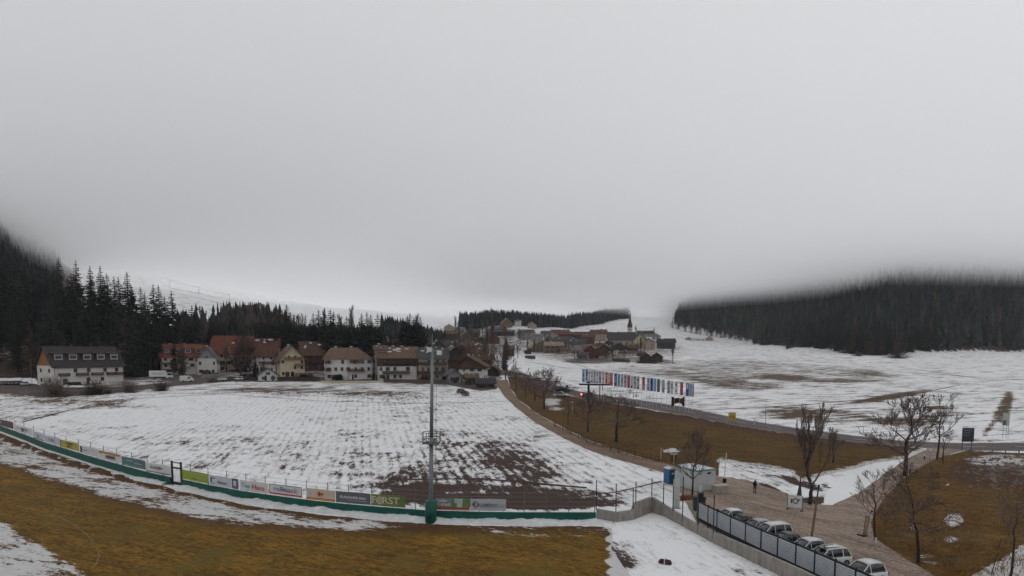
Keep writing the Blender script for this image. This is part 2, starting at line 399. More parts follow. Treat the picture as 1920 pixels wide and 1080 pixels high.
# ---- meadows
mm = turf('meadow_grass', (.065, .032, .004), (.195, .100, .012))
meadow = [(952, 706), (1000, 717), (1040, 734), (1090, 747), (1150, 757), (1280, 779), (1400, 802), (1500, 817), (1600, 829), (1700, 838), (1742, 842), (1690, 862), (1640, 868), (1600, 880), (1540, 893), (1500, 905), (1482, 885), (1420, 874), (1350, 865), (1347, 893), (1300, 885), (1262, 873), (1200, 857), (1150, 842), (1100, 824), (1050, 799), (1005, 774), (975, 751), (957, 728)]
def meadow_snow(x, y):
    r = .27+0*x
    e_ = np.full(np.shape(x), 1e9); Lm = [(1742, 842), (1690, 862), (1640, 868), (1600, 880), (1540, 893), (1500, 905), (1482, 885), (1420, 874), (1350, 865)]
    for (x0, y0), (x1, y1) in zip(Lm[:-1], Lm[1:]):
        t_ = np.clip(((x-x0)*(x1-x0)+(y-y0)*(y1-y0))/((x1-x0)**2+(y1-y0)**2), 0, 1); e_ = np.minimum(e_, np.hypot(x-x0-t_*(x1-x0), y-y0-t_*(y1-y0)))
    r = np.maximum(r, .78*(1-sst(2, 17, e_)))
    for a in ((1035, 752, 22, 9, 0, .75), (1040, 765, 26, 5, 5, .7), (1230, 798, 34, 3, 30, .5), (1260, 845, 19, 5, 0, .95), (1475, 862, 60, 8, 5, .42), (1560, 868, 120, 9, -4, .40), (1335, 832, 15, 5, 0, .42), (1700, 848, 40, 8, 0, .42), (1190, 785, 14, 3, 10, .5), (1215, 800, 30, 3, 12, .5), (1040, 738, 10, 5, 0, .6)):
        r = np.maximum(r, a[5]*ell(x, y, *a[:5], .6))
    return r
drape('meadow', meadow, mm, .02, 8, 1.5, {'snow': meadow_snow, 'mud': lambda x, y: .75*(1-sst(0, 22, y-np.interp(x, [960, 1090, 1280, 1500, 1700], [712, 750, 784, 820, 842])))+.35*ell(x, y, 1075, 745, 110, 30)})
bm_ = turf('bank_grass', (.075, .038, .006), (.25, .122, .020))
bank = [(1812, 845), (1960, 852), (2000, 1150), (1800, 1150), (1755, 1082), (1700, 1050), (1640, 1010), (1632, 980), (1650, 945), (1680, 910), (1710, 885), (1760, 858)]
def bank_snow(x, y):
    r = .25+0*x
    for a in ((1788, 975, 22, 15, 0, .85), (1783, 1012, 20, 12, 0, .66), (1712, 990, 12, 44, 15, .55), (1740, 1045, 34, 22, 30, .60), (1900, 940, 80, 12, -4, .55), (1880, 865, 90, 18, 0, .66), (1900, 885, 70, 20, 0, .52), (1780, 908, 14, 2, -20, .7), (1880, 898, 40, 4, -4, .55)):
        r = np.maximum(r, a[5]*ell(x, y, *a[:5], .6))
    r = np.maximum(r, .78*sst(0, 22, (y-1080)+(x-1800)*.62))
    return r
drape('bank', bank, bm_, .022, 9, 1.5, {'snow': bank_snow, 'mud': lambda x, y: .8*ell(x, y, 1880, 880, 110, 36, 0, .5)+.3*ell(x, y, 1800, 1000, 120, 90)})
# ---- tracks, yard, roads
def dirt(name, c0, c1, c2, wet=.0):
    g = NG(name); n1 = g.noise(.35, 6, .7, (.5, 1.2, 1), rad(30)); n2 = g.noise(3, 5, .7)
    c = g.mix(g.step(n1, .38, .62), c0, c1); c = g.mix(g.step(n2, .42, .75), c, c2); n3 = g.noise(.8, 4, .6, (.12, 2.2, 1), rad(62)); c = g.mix(g.math('MULTIPLY', g.step(n3, .52, .62), .45), c, tuple(v*.55 for v in c0)); n4 = g.noise(1.1, 5, .8); c = g.mix(g.math('MULTIPLY', g.step(n4, .66, .74), .5), c, (.5, .48, .46))
    return g.out(c, .85, n2, .3, .05)
pathm = dirt('dirt_path', (.14, .09, .062), (.21, .145, .10), (.27, .20, .15)); yardm = dirt('yard_gravel', (.16, .115, .088), (.28, .21, .165), (.40, .33, .275)); 
asph = dirt('asphalt', (.085, .07, .068), (.125, .105, .10), (.15, .13, .125)); strm = dirt('street_gravel', (.05, .04, .035), (.10, .08, .07), (.16, .14, .12))
drape('path', [(952, 712), (957, 730), (975, 752), (1005, 775), (1050, 800), (1100, 825), (1150, 843), (1200, 858), (1266, 874), (1266, 894), (1200, 873), (1150, 860), (1100, 843), (1050, 818), (1000, 790), (966, 763), (945, 742), (926, 714)], pathm, .045, 6, .8)
drape('yard', [(1262, 872), (1345, 893), (1400, 900), (1440, 915), (1475, 925), (1500, 945), (1560, 948), (1610, 925), (1650, 895), (1700, 860), (1740, 843), (1800, 832), (1816, 842), (1760, 858), (1710, 885), (1680, 910), (1650, 945), (1632, 980), (1640, 1010), (1700, 1050), (1755, 1082), (1810, 1160), (1660, 1160), (1540, 1092), (1422, 1036), (1307, 982), (1275, 925), (1255, 905)], yardm, .055, 8, 1.4)
RU = [(900, 689), (960, 700), (1000, 708), (1040, 722), (1090, 735), (1150, 744), (1200, 750), (1280, 763), (1400, 788), (1500, 804), (1600, 817), (1700, 828), (1800, 831), (1960, 830)]
RL = [(1960, 846), (1810, 845), (1700, 838), (1600, 830), (1500, 817), (1400, 802), (1280, 779), (1200, 764), (1150, 757), (1090, 747), (1040, 733), (1000, 716), (950, 705), (890, 694)]
drape('road', RU+RL, asph, .065, 7, .3)
wl = mat('road_paint', (.5, .5, .48), .7, .25, 3)
mid = [((a[0]+b[0])/2, (a[1]+b[1])/2) for a, b in zip(RU, RL[::-1])]
ribbon('road_marking', mid[4:], .18, wl, .085, dash=(4, 9)); 
ribbon('road_marking', [(x, y-1.2) for x, y in RL[::-1][5:]], .14, wl, .084)
ribbon('road_marking', [(x, y+1.2) for x, y in RU[5:]], .14, wl, .084)
drape('street', [(-40, 712), (60, 719), (100, 727), (240, 724), (330, 716), (430, 708), (560, 706), (700, 708), (840, 714), (935, 712), (932, 730), (900, 733), (840, 722), (760, 717), (600, 716), (430, 716), (350, 722), (250, 733), (190, 740), (90, 745), (-40, 733)], strm, .04, 6, .8)
drape('drive', [(56, 697), (72, 694), (100, 712), (120, 726), (90, 731), (76, 722)], strm, .05, 5, .4)
drape('driveway', [(322, 700), (410, 706), (450, 708), (430, 712), (330, 718), (300, 712)], strm, .052, 5, .4)
# dark wheel tracks across the snowfields
tm = turf('track_mud', (.04, .025, .018), (.12, .085, .06))
def track(pts, w=.5, sn=.5):
    W = [P(*p) for p in densify(pts, 12, .5, False)]; mb = MB(); vs = []
    for k, c in enumerate(W):
        d = (W[min(k+1, len(W)-1)]-W[max(k-1, 0)]); s_ = Vector((-d.y, d.x, 0)).normalized()*w/2*(.6+.8*R.random())
        for sg in (-1, 1):
            v = c+s_*sg; v.z = hz(v.x, v.y)+.05; vs.append(v)
    mb.add(vs, [(2*k, 2*k+2, 2*k+3, 2*k+1) for k in range(len(W)-1)])
    me = mb.mesh('field_track', tm)
    for a, v_ in (('snow', sn), ('mud', .3)):
        at = me.attributes.new(a, 'FLOAT', 'POINT'); at.data.foreach_set('value', [v_]*len(me.vertices))
    return struct('field_track', me)
for pts, w, sn in (([(300, 737), (420, 739), (600, 752), (800, 757), (960, 752)], .5, .45), ([(420, 735), (700, 747), (930, 745)], .4, .5), ([(40, 792), (110, 774), (170, 760), (250, 748), (420, 738)], .7, .4),
                   ([(985, 678), (1060, 690), (1130, 694), (1230, 694)], .9, .3), ([(1060, 676), (1130, 700), (1240, 714)], .7, .45), ([(1240, 683), (1330, 700), (1430, 712)], .8, .5), ([(1250, 677), (1400, 678), (1600, 676)], 1.1, .3),
                   ([(1300, 669), (1450, 665)], 1, .4), ([(1520, 684), (1700, 698), (1900, 712)], .9, .35), ([(1700, 690), (1920, 722)], .7, .5), ([(1300, 770), (1500, 760), (1700, 742), (1800, 722)], .6, .35), ([(1300, 700), (1360, 695)], .8, .4),
                   ([(730, 900), (900, 898), (1100, 915)], .7, .3), ([(1080, 932), (1160, 922), (1240, 903)], .3, .4), ([(1080, 937), (1150, 930)], .4, .3),
                   ([(320, 540), (400, 556), (500, 573)], 1.6, .3), ([(340, 552), (420, 570)], 1.5, .4), ([(140, 540), (175, 545)], 2, .3), ([(135, 553), (170, 558)], 2, .3)):
    track(pts, w, sn)
# ploughed-up snow bank in front of the padded barrier
mb = MB(); pts = densify([(x, y) for x, y in FB], 5, 0, False); W = [P(x, y) for x, y in pts if x < 322 or x > 345]; vs = []; NR = 9
gap = [i for i, p in enumerate([q for q in pts if q[0] < 322 or q[0] > 345]) if p[0] > 343][0]
for k, c in enumerate(W):
    d = (W[min(k+1, len(W)-1)]-W[max(k-1, 0)]).normalized(); s_ = Vector((d.y, -d.x, 0))
    hh = .38+.30*mnoise.noise(c*.25)+.18*mnoise.noise(c*1.1); wd = 1.5+.9*mnoise.noise(c*.2+Vector((9, 0, 0)))
    for q in range(NR):
        t = q/(NR-1); v = c+s_*(.15+wd*t); z = hh*math.sin(math.pi*(.28+.72*t))**.8 if t < 1 else 0
        v.z = max(-.05, z+.12*mnoise.noise(Vector((v.x*2.2, v.y*2.2, 3)))*(t < .95)-(.06 if t == 1 else 0)); vs.append(v)
fs = [(k*NR+q, k*NR+q+1, (k+1)*NR+q+1, (k+1)*NR+q) for k in range(len(W)-1) if k+1 != gap for q in range(NR-1)]
mb.add(vs, fs); bs = mb.mesh('snow_bank', mat('bank_snow', (.60, .61, .61), .85, .16, 1.6, bump=.5), True)
struct('snow_bank', bs, 'stuff')
# ------------------------------------------------------------------ conifers
barkc = mat('conifer_bark', (.045, .032, .025), .9, .3, 4)
needle = [mat('needles_dark', (.009, .013, .010), .8, .5, .6), mat('needles_green', (.014, .021, .014), .8, .5, .5), mat('needles_larch', (.065, .045, .032), .85, .3, .6), mat('needles_far', (.011, .018, .018), .85, .5, .2)]
def spruce_meshes(seed, Hh=20., rw=.17, layers=34, gappy=.25, low=.12, m=0, name='spruce'):
    rr_ = random.Random(seed); cr = MB(); tr = MB()
    tr.tube((0, 0, -.6), (0, 0, Hh*.55), Hh*.013, Hh*.008, 7, False); tr.tube((0, 0, Hh*.55), (0, 0, Hh*.985), Hh*.008, .02, 5, False)
    zs = Hh*low
    for k in range(layers):
        t = k/(layers-1); z = zs+(Hh-zs)*t**.93*.985; L0 = Hh*rw*(1-t)**.82*(1-.25*max(0, .25-t)/.25)+.12
        nb = max(4, int(9-5*t)); a0 = rr_.random()*6.3
        for b in range(nb):
            if rr_.random() < gappy*(.5 if t > .8 else 1): continue
            a = a0+6.283*b/nb+rr_.uniform(-.25, .25); L = L0*rr_.uniform(.62, 1.2); droop = rr_.uniform(.18, .42)*(1.15-t)
            ca, sa = math.cos(a), math.sin(a); wd = L*rr_.uniform(.20, .30)+.10; segs = 3
            pts = [(0, 0), (.35, .02), (.7, -droop*.55), (1, -droop*.8+.06)]
            prev = None
            for q, (u, dz) in enumerate(pts):
                x = L*u; zz = z+L*dz+rr_.uniform(-.04, .04)*L; ww = wd*(.35, 1, .8, .12)[q]
                hang = ww*rr_.uniform(.5, .9)
                c = Vector((ca*x, sa*x, zz)); s_ = Vector((-sa, ca, 0))*ww
                cur = (c-s_-Vector((0, 0, hang)), c, c+s_-Vector((0, 0, hang)))
                if prev: cr.add([prev[0], prev[1], prev[2], cur[0], cur[1], cur[2]], [(0, 1, 4, 3), (1, 2, 5, 4)])
                prev = cur
            # hanging twigs that break the outline
            for q in range(3):
                u = rr_.uniform(.4, 1.05); x = L*u; c = Vector((ca*x, sa*x, z-L*droop*.6*u)); s_ = Vector((-sa, ca, 0))*wd*rr_.uniform(.3, .9)*rr_.choice((-1, 1))
                cr.add([c, c+s_+Vector((ca*.1, sa*.1, -.1)), c+s_*.5-Vector((0, 0, wd*rr_.uniform(.8, 1.7)))], [(0, 1, 2)])
    cr.tube((0, 0, Hh*.93), (0, 0, Hh), .10, .015, 4)
    return cr.mesh(name+'_crown', needle[m]), tr.mesh(name+'_trunk', barkc)
def spruce(seed, label, **k):
    c, t = spruce_meshes(seed, **k); o = thing('spruce', (0, 0, -50), 0, label, 'tree'); link('crown', c, o); link('trunk', t, o); return o
SPR = [spruce(s, 'dark spruce', rw=a, layers=l, gappy=g_, low=lo, m=m_) for s, a, l, g_, lo, m_ in ((1, .13, 40, .22, .10, 0), (2, .105, 36, .34, .28, 0), (3, .155, 36, .18, .06, 1), (4, .12, 32, .42, .35, 0), (5, .18, 30, .16, .04, 1))]
LAR = [spruce(s, 'bare larch', rw=a, layers=26, gappy=.45, low=lo, m=2, name='larch') for s, a, lo in ((11, .15, .12), (12, .12, .2))]
for o in LAR: o.name = 'larch'
SPF = [spruce(s, 'far spruce', rw=a, layers=15, gappy=.2, low=.04, m=3) for s, a in ((21, .14), (22, .17), (23, .12))]
nspr = 0
def put_spruce(proto, pos, H, label, group, rz=None, tl=(0, 0)):
    global nspr; nspr += 1
    s_ = H/20.; w_ = s_*R.uniform(1.0, 1.35)
    return place(proto, pos-Vector((0, 0, .2)), R.random()*6.28 if rz is None else rz, (w_, w_, s_), label, group, tl)
def topped(px, ytop, Y, proto, label, group, tl=(0, 0)):
    g0 = G(px, Y); top = AT(px, ytop, Y); H = max(5, top.z-g0.z); return put_spruce(proto, g0, H, label, group, tl=tl)
# tall ragged stand behind the long white house (tops read off the skyline)
LG = 'dark spruce of the tall stand behind the long white house, one of its many trunks'; LGg = 'spruces of the tall dark stand'
for k, (x, y) in enumerate(((2, 478), (14, 470), (30, 455), (44, 492), (58, 484), (70, 486), (84, 505), (97, 512), (108, 500), (117, 476), (129, 512), (139, 505), (150, 481), (160, 503), (173, 491), (182, 508), (192, 490), (203, 512), (211, 504), (222, 512), (233, 513), (245, 502), (255, 525), (270, 530), (281, 540), (295, 525), (305, 526), (316, 548), (-14, 470), (-30, 462), (-50, 470))):
    lab = LG
    if x == 30: lab = 'tallest dark spruce at the skyline of the stand behind the long white house'
    if x == 245: lab = 'ragged spruce, last high one before the stand drops towards the red roofs'
    topped(x, y+6, R.uniform(283, 320), SPR[(k*3+k//4) % 4], lab, LGg, (0, R.uniform(-.02, .03)+rad(2.5)*(480-x)/480))
topped(328, 543, 300, SPR[3], 'thin gappy spruce at the right-hand end of the tall dark stand', LGg)
for k in range(44):
    x = -60+k*9+R.uniform(-5, 5); topped(x, R.uniform(545, 640)+max(0, x-240)*.1, R.uniform(268, 300), SPR[(k*2+k//3) % 5], LG, LGg)
for x, y in ((240, 585), (175, 640), (122, 620), (190, 628), (342, 612), (60, 600)):
    topped(x, y, R.uniform(262, 270), LAR[x % 2], 'brown leafless larch before the dark spruces%s' % {240: ', pale and tallest, right of the long white house', 342: ' by the red roof'}.get(x, ''), 'brown larches before the stand')
# wood band behind the middle houses
MG = 'dark spruce in the wood behind the village houses'; MGg = 'spruces in the wood behind the houses'
mid_t = [(365, 568), (372, 575), (384, 590), (398, 600), (408, 592), (420, 598), (436, 574), (446, 590), (458, 604), (492, 590), (505, 585), (518, 592), (530, 600), (541, 566), (548, 580), (562, 585), (575, 590), (590, 582), (600, 577), (612, 584), (622, 575), (628, 580), (640, 590), (652, 588), (662, 592), (680, 583), (690, 581), (697, 585), (710, 583), (720, 610)]
for k, (x, y) in enumerate(mid_t):
    lab = MG
    if x == 710: lab = 'tall free-standing spruce at the right-hand end of the wood behind the houses'
    if x == 541: lab = 'broad spruce rising above the rest of the wood behind the houses'
    o_ = topped(x, y+3, R.uniform(300, 345) if x != 710 else 300, SPR[(k*2+k//3) % 3 if k % 4 else 4], lab, MGg); o_.scale = (o_.scale[0]*1.45, o_.scale[1]*1.45, o_.scale[2])
for k in range(46):
    x = 350+k*7.7+R.uniform(-3, 3); topped(x, R.uniform(592, 622), R.uniform(312, 360), SPR[(k*3) % 5], MG, MGg)
for k, (x, y) in enumerate(((757, 592), (765, 588), (770, 584), (777, 592), (782, 588), (789, 590), (768, 604), (795, 612), (752, 612), (733, 622), (741, 628), (727, 630), (744, 618))):
    o_ = topped(x, y+2, R.uniform(330, 350), SPR[(k*2) % 5], 'dark spruce in the dense clump above the grey balconied houses' if x > 750 else 'smaller spruce left of the dense clump above the grey houses', 'spruces of the dense clump'); o_.scale = (o_.scale[0]*1.5, o_.scale[1]*1.5, o_.scale[2])
topped(946, 640, 300, SPR[0], 'dark conifer beside the russet trees at the right end of the village', 'conifers among the houses'); topped(405+74, 660, 262, SPR[4], 'bushy spruce in front of the reddish-brown roofed house', 'conifers among the houses')
topped(949, 626, 420, SPR[2], 'small pointed spruce behind the russet trees', 'conifers among the houses')
# far individual spruces: edge of right-hand slope and middle ridge
RG = 'dark spruce at the foot of the misty right-hand slope'; RGg = 'spruces at the foot of the right-hand slope'
edge = [(1262, 1030), (1290, 985), (1330, 945), (1370, 915), (1400, 890), (1440, 790), (1480, 690), (1520, 610), (1560, 550), (1600, 515), (1640, 495), (1680, 487), (1720, 520), (1760, 560), (1800, 580), (1850, 592), (1900, 604), (1960, 612)]
ex = [e[0] for e in edge]; ey = [e[1] for e in edge]
for k in range(88):
    x = 1262+(k/87)**.9*690+R.uniform(-3, 3); Yd = float(np.interp(x, ex, ey)); p = G(x, Yd+R.uniform(2, 9)); g0 = p
    if x > 1700 and k % 3 == 0: p = G(x, Yd+R.uniform(-4, 0))
    put_spruce(SPR[(k*3+k//5) % 5] if x > 1450 else SPF[k % 3], p, R.uniform(19, 29), RG, RGg)
for k in range(12):
    x = R.uniform(1560, 1900); Yd = float(np.interp(x, ex, ey)); p = G(x, Yd-3); put_spruce(LAR[k % 2], p, R.uniform(14, 22), 'brown leafless larch at the foot of the misty right-hand slope', 'larches at the right-hand slope')
# ------------------------------------------------------------------ woods too large to count
def wood(name, spots, seed, larch=.1, H=(15, 25)):
    rr_ = random.Random(seed); v = []; f = []; mi = []
    for x, y in spots:
        z = hz(x, y); h = rr_.uniform(*H); w_ = h*rr_.uniform(.14, .23); q0 = mnoise.noise(Vector((x*.03, y*.03, 2)))+rr_.gauss(0, .22); m_ = 1 if rr_.random() < larch else (3 if q0 > .22 else 4 if q0 < -.25 else 0); n = 7; a0 = rr_.random()*6
        lean = rr_.uniform(-.2, .2)
        for l, (z0, z1, r) in enumerate(((.06, .42, 1.0), (.26, .62, .86), (.46, .80, .62), (.66, 1.0, .38))):
            o = len(v); v.append((x+lean*z1, y, z+h*z1))
            for q in range(n):
                t = a0+l+6.283*q/n; r_ = w_*r*(1 if q % 2 else .62)*rr_.uniform(.8, 1.15)
                v.append((x+r_*math.cos(t), y+r_*math.sin(t), z+h*(z0+rr_.uniform(-.03, .04))))
            for q in range(n): f.append((o, o+1+q, o+1+(q+1) % n)); mi.append(m_)
        o = len(v); v += [(x-.2, y, z-1), (x+.2, y, z-1), (x, y, z+h*.4)]; f.append((o, o+1, o+2)); mi.append(2)
    me = bpy.data.meshes.new(name); me.from_pydata(v, [], f); me.materials.append(needle[3]); me.materials.append(needle[2]); me.materials.append(barkc); me.materials.append(mat('needles_mid', (.026, .034, .030), .85, .4, .2)); me.materials.append(mat('needles_black', (.006, .009, .010), .85, .4, .2))
    me.polygons.foreach_set('material_index', mi); me.update(); o = link(name, me); o['kind'] = 'stuff'; return o
rr2 = random.Random(5); sp_ = []
yy = 470.0
while yy < 1330:
    xx = 240.0; st = 6.4 if yy < 800 else 7.5
    while xx < 900:
        x, y = xx+rr2.uniform(-2.4, 2.4), yy+rr2.uniform(-2.4, 2.4); m_ = float(mright(x, y)); px_, py_ = PROJ(x, y, 30)
        if m_ > 4 and m_ < 165 and px_ < 2150 and (m_ < 70 or rr2.random() < .75): sp_.append((x, y))
        xx += st
    yy += st
wood('forest', sp_, 1, .05, (19, 31))
# middle ridge
sp_ = []; 
for k in range(1500):
    px_ = rr2.uniform(862, 1178); t = (px_-862)/300; y = rr2.uniform(0, 75)+np.interp(px_, [862, 900, 1010, 1100, 1165, 1225], [850, 860, 900, 1060, 1170, 1290]); g_ = G(px_, y); sp_.append((g_.x, g_.y))
wood('forest', sp_, 2, .03, (14, 22))
# left slope behind the stand
sp_ = []
for k in range(4200):
    x = rr2.uniform(-700, -255); y = rr2.uniform(352, 600)
    if x < -.715*y-6: sp_.append((x, y))
wood('forest', sp_, 3, .06, (17, 25))
sp_ = []
for k in range(1500):
    px_ = rr2.uniform(335, 722); g_ = G(px_, rr2.uniform(322, 385)); sp_.append((g_.x, g_.y))
wood('forest', sp_, 6, .18, (17, 24))
sp_ = []
for k in range(420):
    px_ = rr2.gauss(478, 34); g_ = G(px_, rr2.uniform(455, 540)); sp_.append((g_.x, g_.y))
wood('forest', sp_, 7, .3, (17, 25))
# far band left of the ridge, trees on the white hill
sp_ = []
for k in range(420):
    px_ = rr2.uniform(715, 835); g_ = G(px_, rr2.uniform(560, 640)); sp_.append((g_.x, g_.y))
wood('forest', sp_, 4, .05, (14, 20))
# ------------------------------------------------------------------ leafless broadleaf trees
barkb = mat('bark_brown', (.040, .029, .024), .9, .3, 6); twig = mat('twigs_brown', (.11, .08, .068), .9, .3, 3); twigr = mat('twigs_russet', (.10, .055, .045), .9, .3, 3); twigg = mat('twigs_grey', (.12, .095, .08), .9, .3, 3)
def bare_meshes(seed, H=8., trunk=.35, r0=.16, spread=.75, n1=9, depth=4, upright=.35, rt=.012, mt=None, kids_=3, name='bare'):
    q_ = random.Random(seed); tr = MB(); cr = MB()
    def grow(p, d, L, r, lev, mb):
        segs = 3 if lev < 2 else 2; c = p; dd = d.normalized(); nodes = []
        for k in range(segs):
            dd = (dd+Vector((q_.gauss(0, .12), q_.gauss(0, .12), q_.gauss(0, .08)+.06*upright*2))).normalized(); e = c+dd*L/segs
            ra = r*(1-.22*k/segs*2); rb = max(rt, r*(1-.22*(k+1)/segs*2)); mb.tube(c, e, ra, rb, 5 if lev < 2 else 3, False); nodes.append((e, dd, rb)); c = e
        if lev >= depth: return
        nk = kids_+(1 if lev >= 2 else 0)
        for k in range(nk):
            nd = nodes[min(segs-1, int(q_.uniform(.25, 1)*segs))] if k else nodes[-1]
            a = q_.random()*6.283; o = nd[1].orthogonal().normalized(); o = Matrix.Rotation(a, 3, nd[1]) @ o
            nd2 = (nd[1]+o*q_.uniform(.35, .95)*spread+Vector((0, 0, upright*.55))).normalized()
            grow(nd[0], nd2, L*q_.uniform(.52, .78), max(rt, nd[2]*.62), lev+1, cr)
    hT = H*trunk; c = Vector((0, 0, -.5)); tops = []
    for k in range(5):
        e = Vector((q_.gauss(0, .03)*H*.1, q_.gauss(0, .03)*H*.1, hT*(k+1)/5)); tr.tube(c, e, r0*(1.15-.08*k), r0*(1.15-.08*(k+1)), 8, False); c = e
    # leader continues
    z0 = c; lead = []
    for k in range(6):
        e = Vector((c.x+q_.gauss(0, .02)*H, c.y+q_.gauss(0, .02)*H, hT+(H-hT)*.80*(k+1)/6)); tr.tube(c, e, r0*.72*(1-k/6.5), r0*.72*(1-(k+1)/6.5)+rt, 6, False); lead.append(e); c = e
    for k in range(n1):
        t = (k+.5)/n1; i_ = t*5.99; b_ = z0 if i_ < 1 else lead[int(i_)-1]; a = k*2.4+q_.uniform(-.4, .4)
        up = upright+t*.7; d = Vector((math.cos(a)*spread, math.sin(a)*spread, up)); grow(b_, d, (H-hT)*.36*(1-.42*t), r0*.5*(1-.5*t), 1, cr)
    return cr.mesh(name+'_crown', mt or twig), tr.mesh(name+'_trunk', barkb)
def bare(seed, name='bare_tree', **k):
    c, t = bare_meshes(seed, **k); o = thing(name, (0, 0, -60), 0, 'bare tree', 'tree'); link('crown', c, o); link('trunk', t, o); return o
BR = [bare(31, H=8, trunk=.28, n1=15, depth=4, spread=.95, upright=.42, kids_=4, rt=.017, r0=.19), bare(32, H=8, trunk=.32, n1=13, depth=4, spread=1.1, upright=.10, kids_=4, rt=.016, r0=.17), bare(33, H=8, trunk=.22, n1=9, depth=4, spread=.45, upright=1.0, kids_=4, rt=.015),
      bare(34, H=8, trunk=.38, n1=9, depth=4, spread=.75, upright=.35, r0=.14, rt=.016), bare(35, H=8, trunk=.12, n1=12, depth=4, spread=.30, upright=1.3, mt=twigg, rt=.02), bare(36, H=8, trunk=.15, n1=12, depth=4, spread=.7, upright=.55, mt=twigr, rt=.022)]
def tree_at(k, px, ybase, ytop, label, group=None, wide=1., lean=0):
    p = P(px, ybase); m_ = mpp(p); H = (ybase-ytop)*m_; s_ = H/8.; return place(BR[k], p, R.random()*6.28, (s_*wide, s_*wide, s_), label, group, (0, rad(lean)))
PT = 'leafless trees along the farm track'; RT = 'leafless trees by the lane'
tree_at(0, 1697, 893, 750, 'large leafless tree with a dense round crown beside the lane junction', RT, 1.15, 3)
tree_at(3, 1757, 862, 742, 'slender leafless tree just right of the large round-crowned one', RT, .8, 2)
tree_at(2, 1519, 946, 778, 'tall leafless tree forking into steep limbs above the snow patch', RT, 1.1, 3)
tree_at(0, 1298, 932, 812, 'leafless tree standing against the near corner of the white hut', RT, .7, -1)
tree_at(3, 1641, 1016, 884, 'small leafless tree at the edge of the gravel beside a white marker', RT, .9, 5)
tree_at(1, 1722, 1058, 855, 'leaning leafless tree on the brown bank, side branches wide apart', RT, .68, 8)
tree_at(3, 1894, 1092, 915, 'leafless tree on the snowy bank at the picture edge', RT, .7, 10)
tree_at(1, 1155, 829, 734, 'widest leafless tree of the track row, branches almost level', PT, 1.35, 1)
tree_at(0, 1102, 810, 738, 'leafless tree between the track fence and the bus shelter', PT, 1.0)
tree_at(3, 1065, 797, 748, 'thin small leafless tree near the small street lamp', PT, 1.0)
tree_at(0, 1020, 768, 696, 'leafless tree over the snow heap in the brown meadow', PT, 1.15)
tree_at(1, 1003, 752, 694, 'spreading leafless tree next to the top end of the farm track', PT, .9)
tree_at(3, 985, 745, 700, 'slim leafless tree behind the top end of the track, pole-like', PT, .9)
tree_at(0, 968, 733, 690, 'farthest leafless tree of the track row, nearest the houses', PT, 1.1)
tree_at(4, 1562, 868, 812, 'fine twiggy sapling before the road, right of the yellow sign', RT, 1.4)
tree_at(3, 1768, 870, 800, 'low sapling at the lane edge under the slender tree', RT, .8, 3)
# brown trees among the houses and in the wood
VT = 'leafless trees among the houses'
for k, px_, yb, yt, lab, wd in ((5, 452, 704, 640, 'purplish bare tree in front of the brown-red roofs', 1.0), (5, 566, 660, 597, 'rounded russet bare tree rising over the cream chalet', 1.2), (4, 385, 690, 595, 'grey many-stemmed bare tree left of the big red roof', .9), (4, 922, 705, 600, 'tall narrow poplar without leaves behind the brown roofs', .42), (4, 914, 700, 612, 'second tall narrow poplar beside the tallest one', .4),
                                 (5, 948, 712, 652, 'russet dense tree at the right end of the village', .9), (5, 935, 700, 650, 'dark russet tree behind the gable at the village end', .9), (4, 782, 660, 600, 'pale-stemmed bare tree beside the spruce clump', .6), (5, 712, 700, 655, 'low purplish tree before the grey-brown balconied house', .8), (5, 450, 700, 665, 'brownish shrub tree beneath the purplish bare tree', .9),
                                 (4, 350, 655, 600, 'ochre bare tree behind the red roof with dormers', 1.1), (5, 500, 668, 600, 'brown bare tree in the wood above the reddish roofs', .9), (4, 640, 655, 600, 'grey bare tree in the wood above the hipped brown roof', .9), (4, 610, 655, 592, 'grey-brown bare tree in the wood left of the hipped roof', .9),
                                 (4, 425, 660, 588, 'grey bare tree behind the large red roof', .8), (4, 475, 655, 583, 'grey bare tree poking over the wood above the brown-red house', .8), (4, 660, 652, 586, 'thin bare tree at the skyline of the wood', .7), (5, 830, 690, 640, 'bare bush-like tree beside the floodlight mast top', .8), (4, 860, 668, 620, 'small bare tree between the far brown houses', .8), (5, 880, 690, 648, 'russet bush tree above the brown gable', .8)):
    tree_at(k, px_, yb, yt, lab, VT, wd)
for k in range(26):
    px_ = 300+k*24+R.uniform(-9, 9); yb = R.uniform(688, 706); hh_ = R.uniform(22, 46)
    tree_at(4 if k % 3 else 5, px_, yb, yb-hh_, 'small bare garden tree in the gaps between the village houses', VT+' gardens', R.uniform(.7, 1.3))
for k in range(22):
    px_ = R.uniform(790, 975); yb = R.uniform(640, 672); tree_at(4 if k % 2 else 5, px_, yb, yb-R.uniform(16, 30), 'small bare tree between the hillside hamlet houses', 'bare trees of the hamlet', R.uniform(.8, 1.4))
for k in range(18):
    px_ = R.uniform(1000, 1250); yb = R.uniform(640, 675); tree_at(4 if k % 2 else 5, px_, yb, yb-R.uniform(11, 20), 'small bare tree between the church village houses', 'bare trees of the church village', R.uniform(.9, 1.5))
VF = 'bare trees of the distant village'
